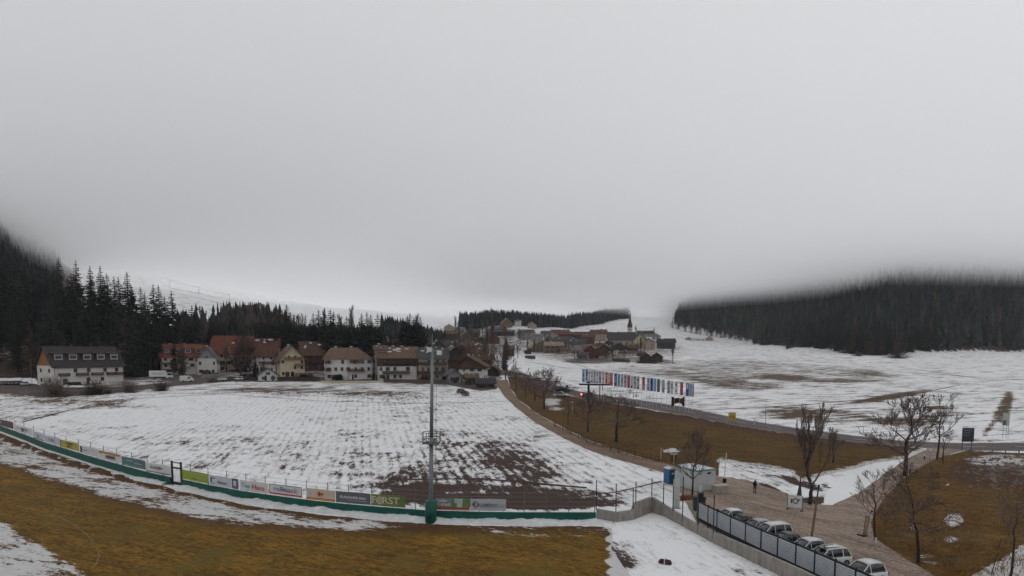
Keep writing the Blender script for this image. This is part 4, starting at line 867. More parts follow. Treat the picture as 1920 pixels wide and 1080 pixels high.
# --- the church village
for k, (px, by, w, e, r, lab, wl_, rf, ty, ph, up) in enumerate((
    (1012, 660, 30, 9, 20, 'left barn of the sand-roofed pair with a dark gable', 'ltwood', 'sand', 'front', 20, None), (1040, 662, 34, 14, 21, 'right barn of the sand-roofed pair, pale weathered boards', 'ltwood', 'sand', 'side', 12, None), (1050, 640, 34, 14, 22, 'reddish-brown block house at the village top left', 'red', 'dkred', 'side', 0, None), (1035, 640, 24, 12, 18, 'white-gabled dark house beside the reddish block', 'beige', 'grey', 'front', 10, None),
    (1008, 640, 20, 9, 14, 'low grey house at the left edge of the church village', 'grey', 'bluegrey', 'front', 5, None), (1050, 655, 40, 16, 24, 'big dark barn behind the sand-roofed pair', 'dark', 'grey', 'side', 10, None), (1078, 662, 34, 17, 26, 'grey weathered barn, widest in the village front', 'grey', 'grey', 'side', -6, None), (1082, 640, 26, 12, 18, 'brown house on the skyline left of the church', 'wood', 'brown', 'side', 8, None),
    (1103, 645, 24, 13, 19, 'plum-red boarded house in the village centre', 'red', 'dkred', 'side', 0, None), (1121, 640, 30, 14, 22, 'rusty-roofed house left of the church nave', 'beige', 'dkred', 'side', -4, None), (1106, 672, 34, 11, 24, 'red timber chalet with rows of balconies at the village front', 'red', 'dkred', 'front', 14, None), (1133, 668, 30, 12, 22, 'dark gabled chalet right of the red timber one', 'wood', 'grey', 'front', -10, None),
    (1160, 664, 42, 9, 21, 'broad grey-roofed farmhouse below the church', 'dark', 'grey', 'front', 16, None), (1199, 654, 26, 14, 28, 'yellow-walled house right under the church nave', 'yellow', 'grey', 'front', -14, None), (1216, 656, 24, 14, 22, 'rounded beige gabled house left of the blue-grey barn', 'beige', 'brown', 'front', 0, None), (1247, 654, 32, 12, 19, 'blue-grey barn at the right end of the village', 'blue', 'dark', 'side', -8, None),
    (1157, 668, 14, 9, 12, 'small white house beside the dark bare tree', 'white', 'grey', 'front', 0, None), (1176, 668, 28, 6, 10, 'long low white building with a row of windows', 'white', 'brown', 'side', 0, None), (1211, 680, 22, 10, 18, 'left of the two dark farmhouses before the village', 'dark', 'dark', 'front', 4, None), (1231, 679, 22, 10, 17, 'right of the two dark farmhouses before the village', 'wood', 'brown', 'front', -2, None),
    (1212, 632, 30, 7, 12, 'dark roof on the skyline right of the spire', 'grey', 'dark', 'side', 10, None), (1128, 628, 22, 7, 11, 'reddish roof on the skyline left of the church nave', 'beige', 'dkred', 'front', 0, None), (1095, 632, 20, 6, 10, 'grey roof on the skyline beside the brown house', 'beige', 'grey', 'side', 0, None), (1230, 646, 14, 8, 12, 'white-fronted little house between beige gable and barn', 'white', 'brown', 'front', 0, None))):
    house(px, by, w, e, r, lab, wl_, rf, ty, rad(ph), None, 2, 4 if w > 25 else 2, ((.1, .9, .5, 'red'),) if 'balcon' in lab else (), 'houses of the church village', up, 0, 1 if k % 2 else 0, detail=False, snowp=1, side_cols=1, door=False)
VC = {'red': 'reddish', 'wood': 'brown', 'grey': 'grey', 'beige': 'pale', 'dark': 'dark', 'white': 'white'}
for k, (px, by, w, wl_, rf, near) in enumerate(((990, 664, 12, 'dark', 'dark', 'low hut left of the sand-roofed barns'), (1026, 632, 16, 'beige', 'grey', 'house on the far left skyline of the village'), (1066, 634, 15, 'wood', 'brown', 'house between the reddish block and the plum-red house'), (1060, 664, 16, 'beige', 'brown', 'house beside the right barn of the sand-roofed pair'), (1090, 656, 18, 'wood', 'dkred', 'house above the grey weathered barn'),
    (1124, 656, 18, 'beige', 'dkred', 'house between the red timber chalet and the church'), (1141, 652, 18, 'wood', 'grey', 'house tucked under the left end of the nave'), (1092, 674, 18, 'grey', 'grey', 'shed left of the red timber chalet'), (1146, 672, 14, 'beige', 'brown', 'annex right of the dark gabled chalet'), (1186, 660, 20, 'wood', 'brown', 'barn right of the broad grey-roofed farmhouse'),
    (1229, 636, 14, 'grey', 'dark', 'little house on the skyline before the blue-grey barn'), (1193, 636, 14, 'beige', 'grey', 'house right behind the church nave'), (1070, 645, 16, 'grey', 'bluegrey', 'house behind the grey weathered barn'), (1140, 634, 16, 'red', 'dkred', 'gable on the skyline just left of the nave'), (1020, 650, 16, 'wood', 'brown', 'hut above the left barn of the sand-roofed pair'), (1200, 668, 12, 'wood', 'brown', 'shed left of the two dark farmhouses'))):
    house(px, by, w, w*.42, w*.72, '%s %s' % (VC[wl_], near), wl_, rf, ('front', 'side')[k % 2], rad(R.uniform(-25, 25)), None, 2, 2, (), 'houses of the church village', None, 0, 1, detail=False, snowp=1, side_cols=1, door=False)
house(1291, 638, 12, 3, 6, 'left end house of the distant low farm under the forest', 'beige', 'dkred', 'front', 0, None, 1, 2, (), 'buildings of the farm under the forest', None, 0, 0, detail=False, snowp=0, side_cols=1, door=False)
house(1310, 639, 22, 4, 7, 'long pale shed of the distant farm under the forest', 'white', 'snow', 'side', 0, 8, 1, 5, (), 'buildings of the farm under the forest', None, 0, 0, detail=False, snowp=0, side_cols=1, door=False)
house(1330, 639, 14, 4, 8, 'right end house of the distant farm under the forest', 'beige', 'brown', 'front', 0, None, 1, 2, (), 'buildings of the farm under the forest', None, 0, 0, detail=False, snowp=0, side_cols=1, door=False)
house(470, 585, 30, 6, 13, 'dark barn roof showing above the wood on the white hill', 'dark', 'dark', 'side', 0, None, 1, 3, (), 'farm on the white hill', None, 0, 0, detail=False, snowp=0, side_cols=1, door=False, back=0)
house(487, 577, 18, 5, 9, 'smaller roof right of the dark barn on the white hill', 'grey', 'dark', 'front', 0, None, 1, 2, (), 'farm on the white hill', None, 0, 0, detail=False, snowp=0, side_cols=1, door=False)
# --- church
p = P(1165, 652); m_ = mpp(p); o = thing('church', p, bear(1165), 'grey-roofed church nave with a slender dark red pointed spire', 'church')
L_ = 50*m_; he = 15*m_; hr = 29*m_
MB().prism([(0, -3), (13, -3), (13, he), (6.5, hr), (0, he)], -L_/2, L_/2, 'x').build('wall', wm('beige'), o)
gable_roof(o, -L_/2, L_/2, 0, 13, he, hr, 'x', .6, RM['grey'])
tx = (1176-1165)*m_+2.5; t_ = MB().box(tx-2.6, tx+2.6, 9.6, 14.8, 0, 38*m_).build('tower', wm('white'), o)
for q in (-1, 0, 1): MB().box(tx+q*1.1-.3, tx+q*1.1+.3, 9.53, 9.598, 33*m_, 36*m_).build('opening', glassm, t_)
zt = 38*m_; zT = 72*m_; s_ = MB(); pyr = [(-2.5, -2.5), (2.5, -2.5), (2.5, 2.5), (-2.5, 2.5)]
for sx, sy in ((0, -1), (1, 0), (0, 1), (-1, 0)):  # four gables at the spire's foot
    c = Vector((tx+sx*2.6, 12.2+sy*2.6, zt)); u = Vector((-sy, sx, 0))*2.6; s_.add([c-u, c+u, c+Vector((0, 0, 4.2)), Vector((tx, 12.2, zt+4.2)), Vector((tx, 12.2, zt))], [(0, 1, 2), (0, 2, 3), (1, 3, 2), (0, 3, 4), (1, 4, 3)])
s_.build('spire_foot', wm('red'), t_)
s_ = MB(); n = 8; s_.add([(tx+2.8*math.cos(6.283*i/n), 12.2+2.8*math.sin(6.283*i/n), zt+1) for i in range(n)]+[(tx+1.15*math.cos(6.283*i/n), 12.2+1.15*math.sin(6.283*i/n), zt+(zT-zt)*.45) for i in range(n)]+[(tx, 12.2, zT)], [(i, (i+1) % n, n+(i+1) % n, n+i) for i in range(n)]+[(n+i, n+(i+1) % n, 2*n) for i in range(n)])
s_.build('spire', mat('spire_copper', (.085, .03, .032), .6, .25, 1), t_)
MB().tube((tx, 12.2, zT), (tx, 12.2, zT+1.8), .08, .05).box(tx-.5, tx+.5, 12.15, 12.25, zT+1.1, zT+1.3).build('cross', mat('iron_dark', (.03, .03, .032), .6), t_)
for k in range(5): window(o, -L_/2+L_*(k+.5)/5, -.03, he*.3, 1.2, he*.45, 0, 'd', False, False)
# ------------------------------------------------------------------ pitch fence, padding, banners
def fw(x, dz=0): p = P(x, fbase(x)); return p+Vector((0, 0, dz))
green = mat('padding_green', (.0, .085, .060), .55, .18, .7, spec=.4); postm = mat('post_grey', (.10, .115, .12), .5, .2, 3); wirem = mat('wire_grey', (.16, .17, .18), .5, .1); blackm = mat('black_steel', (.015, .016, .018), .5, .2, 3)
def strip(pts, z0, z1, th, mb=None, off=0):
    """upright band following ground points"""
    mb = mb or MB(); vs = []
    for k, c in enumerate(pts):
        d = (pts[min(k+1, len(pts)-1)]-pts[max(k-1, 0)]); d.z = 0; d.normalize(); n = Vector((d.y, -d.x, 0))
        for o_ in (off, off-th):
            for z in (z0, z1): vs.append(c+n*o_+Vector((0, 0, z)))
    fs = []
    for k in range(len(pts)-1):
        a = 4*k; b = a+4
        fs += [(a, b, b+1, a+1), (a+2, a+3, b+3, b+2), (a+1, b+1, b+3, a+3), (a, a+2, b+2, b)]
    e = 4*(len(pts)-1); fs += [(0, 1, 3, 2), (e, e+2, e+3, e+1)]
    return mb.add(vs, fs)
def fpts(x0, x1, step=14):
    n = max(2, int((x1-x0)/step)+1); return [fw(x0+(x1-x0)*k/(n-1)) for k in range(n)]
for x0, x1, lab in ((-60, 322, 'green padded barrier left of the pitch gate, low and knee-high'), (343, 1117, 'green padded barrier right of the pitch gate, passing the mast')):
    t = thing('padded_barrier', fw(x0), 0, lab, 'barrier', 'green padding along the pitch'); pts = [p-fw(x0) for p in fpts(x0, x1, 12)]
    strip(pts, 0, .98, .22, None, .18).build('padding', green, t)
    q = MB(); strip(pts, .984, 1.02, .26, q, .20); q.build('top_cap', mat('padding_cap', (.02, .06, .055), .6), t)
POSTS = [-30, 13, 29, 46, 64, 84, 104, 125, 148, 171, 195, 220, 248, 277, 306, 358, 391, 426, 462, 498, 537, 575, 615, 654, 697, 737, 779, 857, 898, 943, 983, 1025, 1066, 1115]
for x0, x1, lab in ((-60, 322, 'thin wire fence of slim grey posts left of the pitch gate'), (343, 1117, 'thin wire fence of slim grey posts right of the pitch gate')):
    o0 = fw(x0); t = thing('wire_fence', o0, 0, lab, 'fence', 'wire fences along the pitch'); pts = [p-o0 for p in fpts(x0, x1, 12)]
    for z in (1.1, 1.6, 2.1, 2.6, 3.1):
        mb = MB(); strip(pts, z, z+.022, .02, mb, -.10); mb.build('wire', wirem, t)
    for x in POSTS:
        if x0 <= x <= x1:
            q = fw(x)-o0+Vector((0, .10, 0)); MB().tube(q, q+Vector((0, 0, 3.25)), .042, .042, 6).build('post', postm, t)
def txt(par, s, size, loc, rot, m, name='lettering', align='CENTER', ext=.004, sx=1, bold=0):
    c = bpy.data.curves.new(name, 'FONT'); c.body = s; c.size = size; c.align_x = align; c.align_y = 'CENTER'; c.extrude = ext; c.resolution_u = 3; c.offset = bold
    c.materials.append(m); o = bpy.data.objects.new('tmp', c); me = bpy.data.meshes.new_from_object(o); me.name = name; bpy.data.objects.remove(o); o = link(name, me, par); o.location = loc; o.rotation_euler = rot; o.scale = (sx, 1, 1); return o
def pm_(name, c, v=.10): return mat('print_'+name, c, .55, v, .8)
INK = {'black': pm_('black', (.03, .03, .035)), 'white': pm_('white', (.62, .62, .60)), 'red': pm_('red', (.50, .05, .05)), 'blue': pm_('blue', (.05, .10, .30)), 'cyan': pm_('cyan', (.04, .35, .42)), 'navy': pm_('navy', (.03, .045, .12)), 'maroon': pm_('maroon', (.10, .04, .045)), 'pale': pm_('pale', (.52, .54, .60)),
       'yellow': pm_('yellow', (.42, .36, .06)), 'orange': pm_('orange', (.50, .22, .06)), 'teal': pm_('teal', (.09, .19, .19)), 'lime': pm_('lime', (.28, .38, .03)), 'cream': pm_('cream', (.55, .48, .36)), 'slate': pm_('slate', (.12, .13, .15)), 'moss': pm_('moss', (.16, .19, .06)), 'grey': pm_('grey', (.22, .22, .23)), 'ltgrey': pm_('light_grey', (.40, .42, .44)),
       'purple': pm_('purple', (.20, .18, .36)), 'skyblue': pm_('sky_blue', (.22, .38, .55)), 'lilac': pm_('lilac', (.36, .32, .42)), 'green': pm_('green', (.10, .24, .08)), 'rust': pm_('rust', (.36, .06, .03)), 'sage': pm_('sage', (.38, .42, .36))}
def banner(x0, x1, col, label, prints=(), texts=(), z0=1.12, z1=2.42):
    a, b = fw(x0), fw(x1); d = b-a; d.z = 0; L = d.length; rz = math.atan2(d.y, d.x); t = thing('advert_banner', a+d/2+Vector((0, 0, 0)), rz, label, 'banner', 'advertising banners on the pitch fence')
    c = MB(); n = 8; H = z1-z0       # slightly bellied cloth with thickness, outward side faces the pitch (local -y)
    vs = []; 
    for k in range(n+1):
        u = k/n; y = -.06-.03*math.sin(u*math.pi*3)
        for z in (z0+.02*math.sin(u*9), z1-.015*math.sin(u*7)): vs += [(-L/2+L*u, y, z), (-L/2+L*u, y+.015, z)]
    fs = []
    for k in range(n): A = 4*k; B = A+4; fs += [(A, B, B+2, A+2), (A+1, A+3, B+3, B+1), (A+2, B+2, B+3, A+3), (A, A+1, B+1, B)]
    c.add(vs, fs).build('cloth', INK[col], t)
    for u0, u1, v0, v1, k in prints: MB().box(-L/2+L*u0, -L/2+L*u1, -.108, -.10, z0+H*v0, z0+H*v1).build('print', INK[k], t)
    for s, u, v, hh, k, sx in texts: txt(t, s, H*hh, (-L/2+L*u, -.112, z0+H*v), (math.pi/2, 0, 0), INK[k], sx=sx, bold=.008)
    return t
banner(-34, -4, 'white', 'white banner cut by the left picture edge', [(.2, .8, .3, .6, 'slate')])
banner(0, 27, 'maroon', 'dark maroon banner, first full one from the left', [(0, 1, 0, .10, 'slate'), (.06, .2, .4, .75, 'grey')])
banner(28, 63, 'white', 'white banner with a dark winged emblem and black lines', [(.35, .80, .55, .66, 'black'), (.42, .56, .2, .72, 'slate'), (.10, .28, .45, .55, 'grey'), (.60, .72, .3, .38, 'slate')])
banner(64, 84, 'pale', 'pale banner with a big grey V and a dark foot stripe', [(.1, 1, .0, .12, 'slate')], [('Vert', .5, .5, .6, 'slate', 1)])
banner(85, 114, 'pale', 'whitish banner with thin letters SCHEIBER', [], [('SCHEIBER', .5, .5, .46, 'grey', 1.15)])
banner(115, 150, 'yellow', 'yellow banner with two lines of black writing', [(.0, .05, 0, 1, 'moss')], [('DIE BAUFIRMA', .5, .66, .30, 'black', 1.2), ('MEISTER', .5, .32, .30, 'black', 1.3)])
banner(151, 187, 'white', 'white banner with a blue-black tower emblem', [(.06, .16, .15, .85, 'navy'), (.20, .42, .42, .52, 'slate'), (.55, .95, .48, .56, 'pale')])
banner(188, 229, 'white', 'white banner with an orange top stripe and a dark oval', [(0, 1, .72, .98, 'orange'), (.0, .12, .7, .98, 'yellow'), (.30, .76, .25, .62, 'grey'), (.35, .71, .3, .57, 'slate')])
banner(230, 275, 'teal', 'grey-teal banner with faint white lines', [(.2, .5, .62, .70, 'ltgrey'), (.55, .85, .45, .53, 'ltgrey'), (.1, .9, .12, .16, 'sage')])
banner(276, 322, 'white', 'white banner reading BURGER with a grey foot stripe', [(0, 1, 0, .14, 'grey')], [('BURGER+', .45, .55, .42, 'slate', 1.35)])
banner(343, 392, 'lime', 'lime-green banner right of the pitch gate', [(.0, .04, 0, 1, 'moss'), (.3, 1, .74, .80, 'sage'), (.42, .46, .18, .30, 'moss'), (.52, .56, .14, .26, 'moss'), (.1, .9, .42, .46, 'sage')])
t = banner(394, 435, 'pale', 'pale banner with a curved swoosh and thin script', [(.08, .14, .25, .75, 'navy'), (.12, .30, .68, .76, 'navy'), (.14, .24, .16, .22, 'navy')], [('Winterpark', .60, .38, .30, 'slate', 1)])
banner(436, 449, 'slate', 'narrow blue-grey poster between two pale banners', [(.3, .7, .3, .8, 'pale'), (.15, .85, .08, .18, 'purple')])
banner(451, 505, 'white', 'white banner reading Top in blue and Haus in red', [(.0, .97, .06, .09, 'ltgrey')], [('Top', .22, .5, .62, 'cyan', 1.15), ('Haus', .66, .45, .70, 'red', 1.2)])
banner(507, 568, 'white', 'white banner reading rollmack above a red stripe', [(.0, 1, .10, .22, 'red'), (0, 1, .96, 1, 'black'), (0, .012, .1, 1, 'red'), (.988, 1, .1, 1, 'red')], [('rollmack', .5, .58, .66, 'purple', 1.25)])
banner(576, 630, 'cream', 'cream banner with a red curled emblem and orange foot', [(0, 1, .0, .22, 'orange'), (0, .06, .22, 1, 'pale'), (.42, .50, .38, .78, 'rust'), (.50, .60, .48, .66, 'rust'), (.36, .42, .5, .6, 'rust'), (.1, .2, .45, .6, 'sage'), (.7, .95, .5, .54, 'sage')])
banner(631, 696, 'slate', 'slate-grey banner with white letters PLAICKNER', [(.36, .9, .26, .29, 'ltgrey')], [('PLAICKNER BAU', .5, .52, .28, 'white', 1.25)])
t = banner(697, 761, 'moss', 'moss-green banner reading FORST in large pale letters', [(.84, .95, .2, .85, 'green'), (.855, .90, .25, .8, 'moss')], [('F', .09, .5, .82, 'cream', 1.2), ('RST', .58, .5, .82, 'cream', 1.2)])
L_ = (fw(761)-fw(697)).length; mb = MB()
def ring(mb, cx, cz, r0, r1, y, n=20):
    vs = []; 
    for i in range(n):
        a = 6.283*i/n
        for r in (r0, r1):
            for yy in (y, y-.01): vs.append((cx+r*math.cos(a), yy, cz+r*math.sin(a)))
    fs = []
    for i in range(n): A = 4*i; B = 4*((i+1) % n); fs += [(A+1, B+1, B+3, A+3), (A+2, A+3, B+3, B+2), (A, B, B+1, A+1)]
    return mb.add(vs, fs)
ring(mb, -L_/2+L_*.26, 1.77, .30, .42, -.108); ring(mb, -L_/2+L_*.26, 1.77, .10, .2, -.108, 10); mb.build('emblem', INK['cream'], t)
banner(818, 881, 'green', 'banner half grey with white words kofler and strech, half green landscape', [(0, .48, .26, 1, 'grey'), (0, 1, 0, .24, 'rust'), (.0, 1, .0, .10, 'cream'), (.55, .8, .6, .98, 'sage'), (.62, .78, .26, .60, 'ltgrey'), (.82, 1, .3, .75, 'moss')], [('kofler', .20, .78, .30, 'white', 1.1), ('+ strech', .24, .48, .30, 'white', 1.1)])
t = banner(882, 949, 'ltgrey', 'light grey banner with a red and black diamond emblem', [(.26, .95, .30, .33, 'grey')], [('KLEMENC', .48, .48, .34, 'slate', 1.1), ('energy', .82, .48, .28, 'sage', 1)])
L_ = (fw(949)-fw(882)).length; x = -L_/2+L_*.15
MB().add([(x-.42, -.112, 1.8), (x, -.112, 1.32), (x, -.112, 2.28)], [(0, 1, 2)]).build('emblem', INK['slate'], t); MB().add([(x+.02, -.113, 1.32), (x+.42, -.113, 1.75), (x+.1, -.113, 2.2), (x+.2, -.113, 1.8)], [(0, 1, 2, 3)]).build('emblem', INK['maroon'], t)
# gate in the fence
a, b = fw(324), fw(341); d = b-a; d.z = 0; rz = math.atan2(d.y, d.x); W_ = d.length; t = thing('pitch_gate', a+d/2, rz, 'narrow dark steel gate frame standing open in the pitch fence', 'gate')
for s in (-1, 1): MB().box(s*W_/2-.10, s*W_/2+.10, -.10, .10, -.1, 3.3).build('gate_post', blackm, t)
MB().box(-W_/2+.11, W_/2-.11, -.06, .06, 3.05, 3.2).build('lintel', wirem, t); MB().box(-W_/2+.11, W_/2-.11, -.06, .06, 2.3, 2.5).build('rail', blackm, t)
g_ = MB(); [g_.tube((-W_/2+.11+k*(W_-.22)/6, 0, .15), (-W_/2+.11+k*(W_-.22)/6, 0, 2.28), .012, .012, 4) for k in range(7)]; g_.box(-W_/2+.11, W_/2-.11, -.03, .03, .1, .5); g_.build('gate_leaf', blackm, t)
# ------------------------------------------------------------------ floodlight mast
p = P(809, 977)+Vector((0, -.55, 0)); m_ = mpp(p); H = (977-655)*m_; t = thing('floodlight_mast', p, 0, 'tall grey floodlight mast with a green padded foot, a platform and white lamps on top', 'mast', None, (0, rad(1.1)))
steel = mat('galvanised', (.20, .21, .22), .45, .15, 1.2, metal=.3)
MB().tube((0, 0, -.3), (0, 0, H*.5), .27, .205, 14).tube((0, 0, H*.5), (0, 0, H), .205, .14, 14).build('pole', steel, t, True)
MB().tube((0, 0, 0), (0, 0, 2.35), .62, .62, 14).build('padding', green, t, True)
z = H*(977-826)/322
mb = MB(); r = .98
for k in range(8):
    a, b = [(math.copysign(.9, math.cos(6.283*(q+.5)/8))*(1 if abs(math.cos(6.283*(q+.5)/8)) > .5 else .45), math.copysign(.9, math.sin(6.283*(q+.5)/8))*(1 if abs(math.sin(6.283*(q+.5)/8)) > .5 else .45)) for q in (k, k+1)]
    for zz in (z, z+.55, z+1.1): mb.tube((*a, zz), (*b, zz), .035, .035, 5)
    mb.tube((*a, z), (*a, z+1.1), .035, .035, 5); mb.tube((0, 0, z), (*a, z), .04, .04, 5)
mb.box(-.88, .88, -.88, .88, z-.06, z-.01); mb.build('platform', postm, t)
mb = MB(); 
for k in range(60): zz = 2.6+k*(H-3.4)/60; mb.tube((.26, -.05, zz), (.48, -.05, zz), .014, .014, 4)
mb.tube((.48, -.05, 2.5), (.48, -.05, H-.8), .02, .02, 4); mb.build('ladder', postm, t)
lampw = mat('lamp_housing', (.55, .56, .58), .4, .05)
for x, zz in ((-.25, H+.05), (.75, H-.25)): MB().box(x-.24, x+.24, -.35, .15, zz-.24, zz+.24).build('lamp', lampw, t)
for k in range(4): MB().box(-1.5+k*1.0-.25, -1.5+k*1.0+.25, .1, .5, H+.75, H+1.15).build('lamp', steel, t) if False else None
MB().tube((0, 0, H), (0, 0, H+1.7), .05, .03, 6).tube((-.9, 0, H+.2), (1.2, 0, H-.2), .05, .05, 6).build('mast_head', steel, t)
# ------------------------------------------------------------------ concrete retaining wall
conc = mat('concrete', (.27, .25, .225), .9, .28, .9, stretch=(2.5, 2.5, .6), bump=.2)
WP = [(1118, 972), (1155, 979), (1187, 975), (1192, 973), (1222, 961), (1244, 968), (1280, 987), (1338, 1019), (1403, 1050), (1465, 1081), (1560, 1130), (1660, 1180)]
wpt = [P(x, y) for x, y in densify(WP, 14, 0, False)]; wpx = [PROJ(*q)[0] for q in wpt]; o0 = wpt[0].copy()
t = thing('retaining_wall', o0, 0, 'pale concrete retaining wall bending round the snowy corner and running under the slatted fence', 'wall')
ZT = [(1100, 1.05), (1189, 1.05), (1190, 1.75), (1227, 1.75), (1228, 1.45), (1262, 1.10), (1300, .95), (1345, 1.05), (1490, 1.25), (1900, 1.3)]
def wseg(i0, i1):
    q = [p-o0 for p in wpt[i0:i1+1]]; vs = []; n = len(q)
    for k, c in enumerate(q):
        d = q[min(k+1, n-1)]-q[max(k-1, 0)]; d.z = 0; d.normalize(); nn = Vector((d.y, -d.x, 0)); xx = wpx[i0+k]+(.6 if k == 0 else -.6 if k == n-1 else 0)
        z1 = float(np.interp(xx, [a for a, _ in ZT], [b_ for _, b_ in ZT]))
        for o_ in (0, -.32):
            for z in (-.6, z1): vs.append(c+nn*o_+Vector((0, 0, z)))
    fs = []
    for k in range(n-1):
        A = 4*k; B = A+4; fs += [(A, B, B+1, A+1), (A+2, A+3, B+3, B+2), (A+1, B+1, B+3, A+3), (A, A+2, B+2, B)]
    E0 = 4*(n-1); fs += [(0, 1, 3, 2), (E0, E0+2, E0+3, E0+1)]; MB().add(vs, fs).build('wall_section', conc, t)
cuts = [0]+[min(range(len(wpx)), key=lambda i: abs(wpx[i]-x)) for x in (1189, 1227, 1262, 1300, 1345, 1403, 1465, 1520, 1580)]+[len(wpt)-1]
for a, b in zip(cuts[:-1], cuts[1:]):
    if b > a: wseg(a, b)
# tall thin fence over the wall
def wpos(x): k = min(range(len(wpx)), key=lambda i: abs(wpx[i]-x)); return wpt[k]
t = thing('wire_fence', wpt[0], 0, 'tall thin wire fence on dark posts on top of the bent concrete wall', 'fence'); lst = []
for x, z0, z1 in ((1121, .9, 4.2), (1153, .9, 4.1), (1188, .9, 3.5), (1194, 1.6, 4.1), (1226, 1.6, 3.9), (1244, 1.3, 3.6), (1262, .5, 3.8), (1274, .5, 5.2), (1284, .5, 3.7), (1306, .3, 3.2), (1342, .3, 4.6)):
    c = wpos(x)-wpt[0]+Vector((0, .16, 0)); lst.append((c, z0, z1)); MB().tube(c+Vector((0, 0, z0)), c+Vector((0, 0, z1)), .05, .05, 6).build('post', blackm, t)
for (a, z0, z1), (b, y0, y1) in zip(lst[:-3], lst[1:-2]):
    mb = MB()
    for q in range(9): u = q/8; mb.tube(a+Vector((0, 0, max(z0, y0)+(min(z1, y1)-max(z0, y0))*u*.97)), b+Vector((0, 0, max(z0, y0)+(min(z1, y1)-max(z0, y0))*u*.97)), .010, .010, 3, False)
    mb.build('mesh_panel', wirem, t)
# ------------------------------------------------------------------ slatted fence
slat = mat('slat_blue_grey', (.44, .47, .50), .45, .12, 1.5); gap = mat('slat_gap', (.07, .078, .088), .7)
SP = [(1309, 984), (1327, 994), (1344, 1003), (1369, 1016), (1397, 1030), (1426, 1045), (1457, 1059), (1491, 1075), (1526, 1092), (1564, 1111), (1602, 1130), (1642, 1150)]
sq = [P(*q) for q in SP]; o0 = sq[0].copy(); t = thing('slatted_fence', o0, 0, 'long fence of blue-grey horizontal slats on black posts, screening the parked cars', 'fence')
for k in range(len(sq)):
    c = sq[k]-o0; MB().box(-.06, .06, -.06, .06, -.2, 2.62, Matrix.Translation(c)).build('post', blackm, t)
    if k < len(sq)-1:
        e = sq[k+1]-o0; d = e-c; d.z = 0; L = d.length; M = Matrix.Translation(c) @ Matrix.Rotation(math.atan2(d.y, d.x), 4, 'Z'); mb = MB(); n = 9; z0, z1 = .82, 2.38
        for q in range(n): zz = z0+(z1-z0)*q/n; mb.box(.09, L-.09, -.035, .0, zz, zz+(z1-z0)/n*.74, M)
        pa = mb.build('slat_panel', slat, t); mb = MB(); mb.box(.09, L-.09, .004, .014, z0, z1, M); mb.build('backing', gap, pa)
        MB().box(.07, L-.07, -.02, .05, z0-.42, z0-.02, M).build('kick_board', blackm, t)
        MB().box(.0, L, .10, .20, z1-.05, z1+.08, M).build('top_board', blackm, t)
# ------------------------------------------------------------------ vehicles
tyre = mat('tyre', (.018, .018, .019), .85, .1); rim = mat('rim', (.25, .25, .26), .35, .1, metal=.6); cg = mat('car_glass', (.02, .024, .03), .08, .1, 1, spec=.7); redl = mat('tail_light', (.30, .02, .02), .3, .1); whl = mat('head_light', (.5, .5, .5), .25, .05)
PAINT = {k: mat('paint_'+k, c, .32, .06, .5, spec=.5) for k, c in (('white', (.62, .63, .63)), ('black', (.02, .022, .026)), ('silver', (.34, .35, .36)), ('grey', (.08, .085, .09)), ('dark_red', (.10, .02, .02)), ('dark_blue', (.02, .03, .05)))}
def wheel(par, x, y, r=.33, w=.22):
    s = 1 if y > 0 else -1; o = MB().tube((x, y-w/2, r), (x, y+w/2, r), r, r, 16).build('wheel', tyre, par, True); MB().tube((x, y+s*(w/2-.02), r), (x, y+s*(w/2+.015), r), r*.62, r*.58, 12).build('rim', rim, o); return o
def loft(secs, mb=None):
    """secs: (x, [(y,z)...] half outline from bottom centre to top centre), mirrored"""
    mb = mb or MB(); vs = []; n = len(secs[0][1])*2
    for x, pr in secs: vs += [(x, y, z) for y, z in pr]+[(x, -y, z) for y, z in reversed(pr)]
    fs = [(k*n+i, k*n+(i+1) % n, (k+1)*n+(i+1) % n, (k+1)*n+i) for k in range(len(secs)-1) for i in range(n)]
    fs += [tuple(range(n))[::-1], tuple((len(secs)-1)*n+i for i in range(n))]; return mb.add(vs, fs)
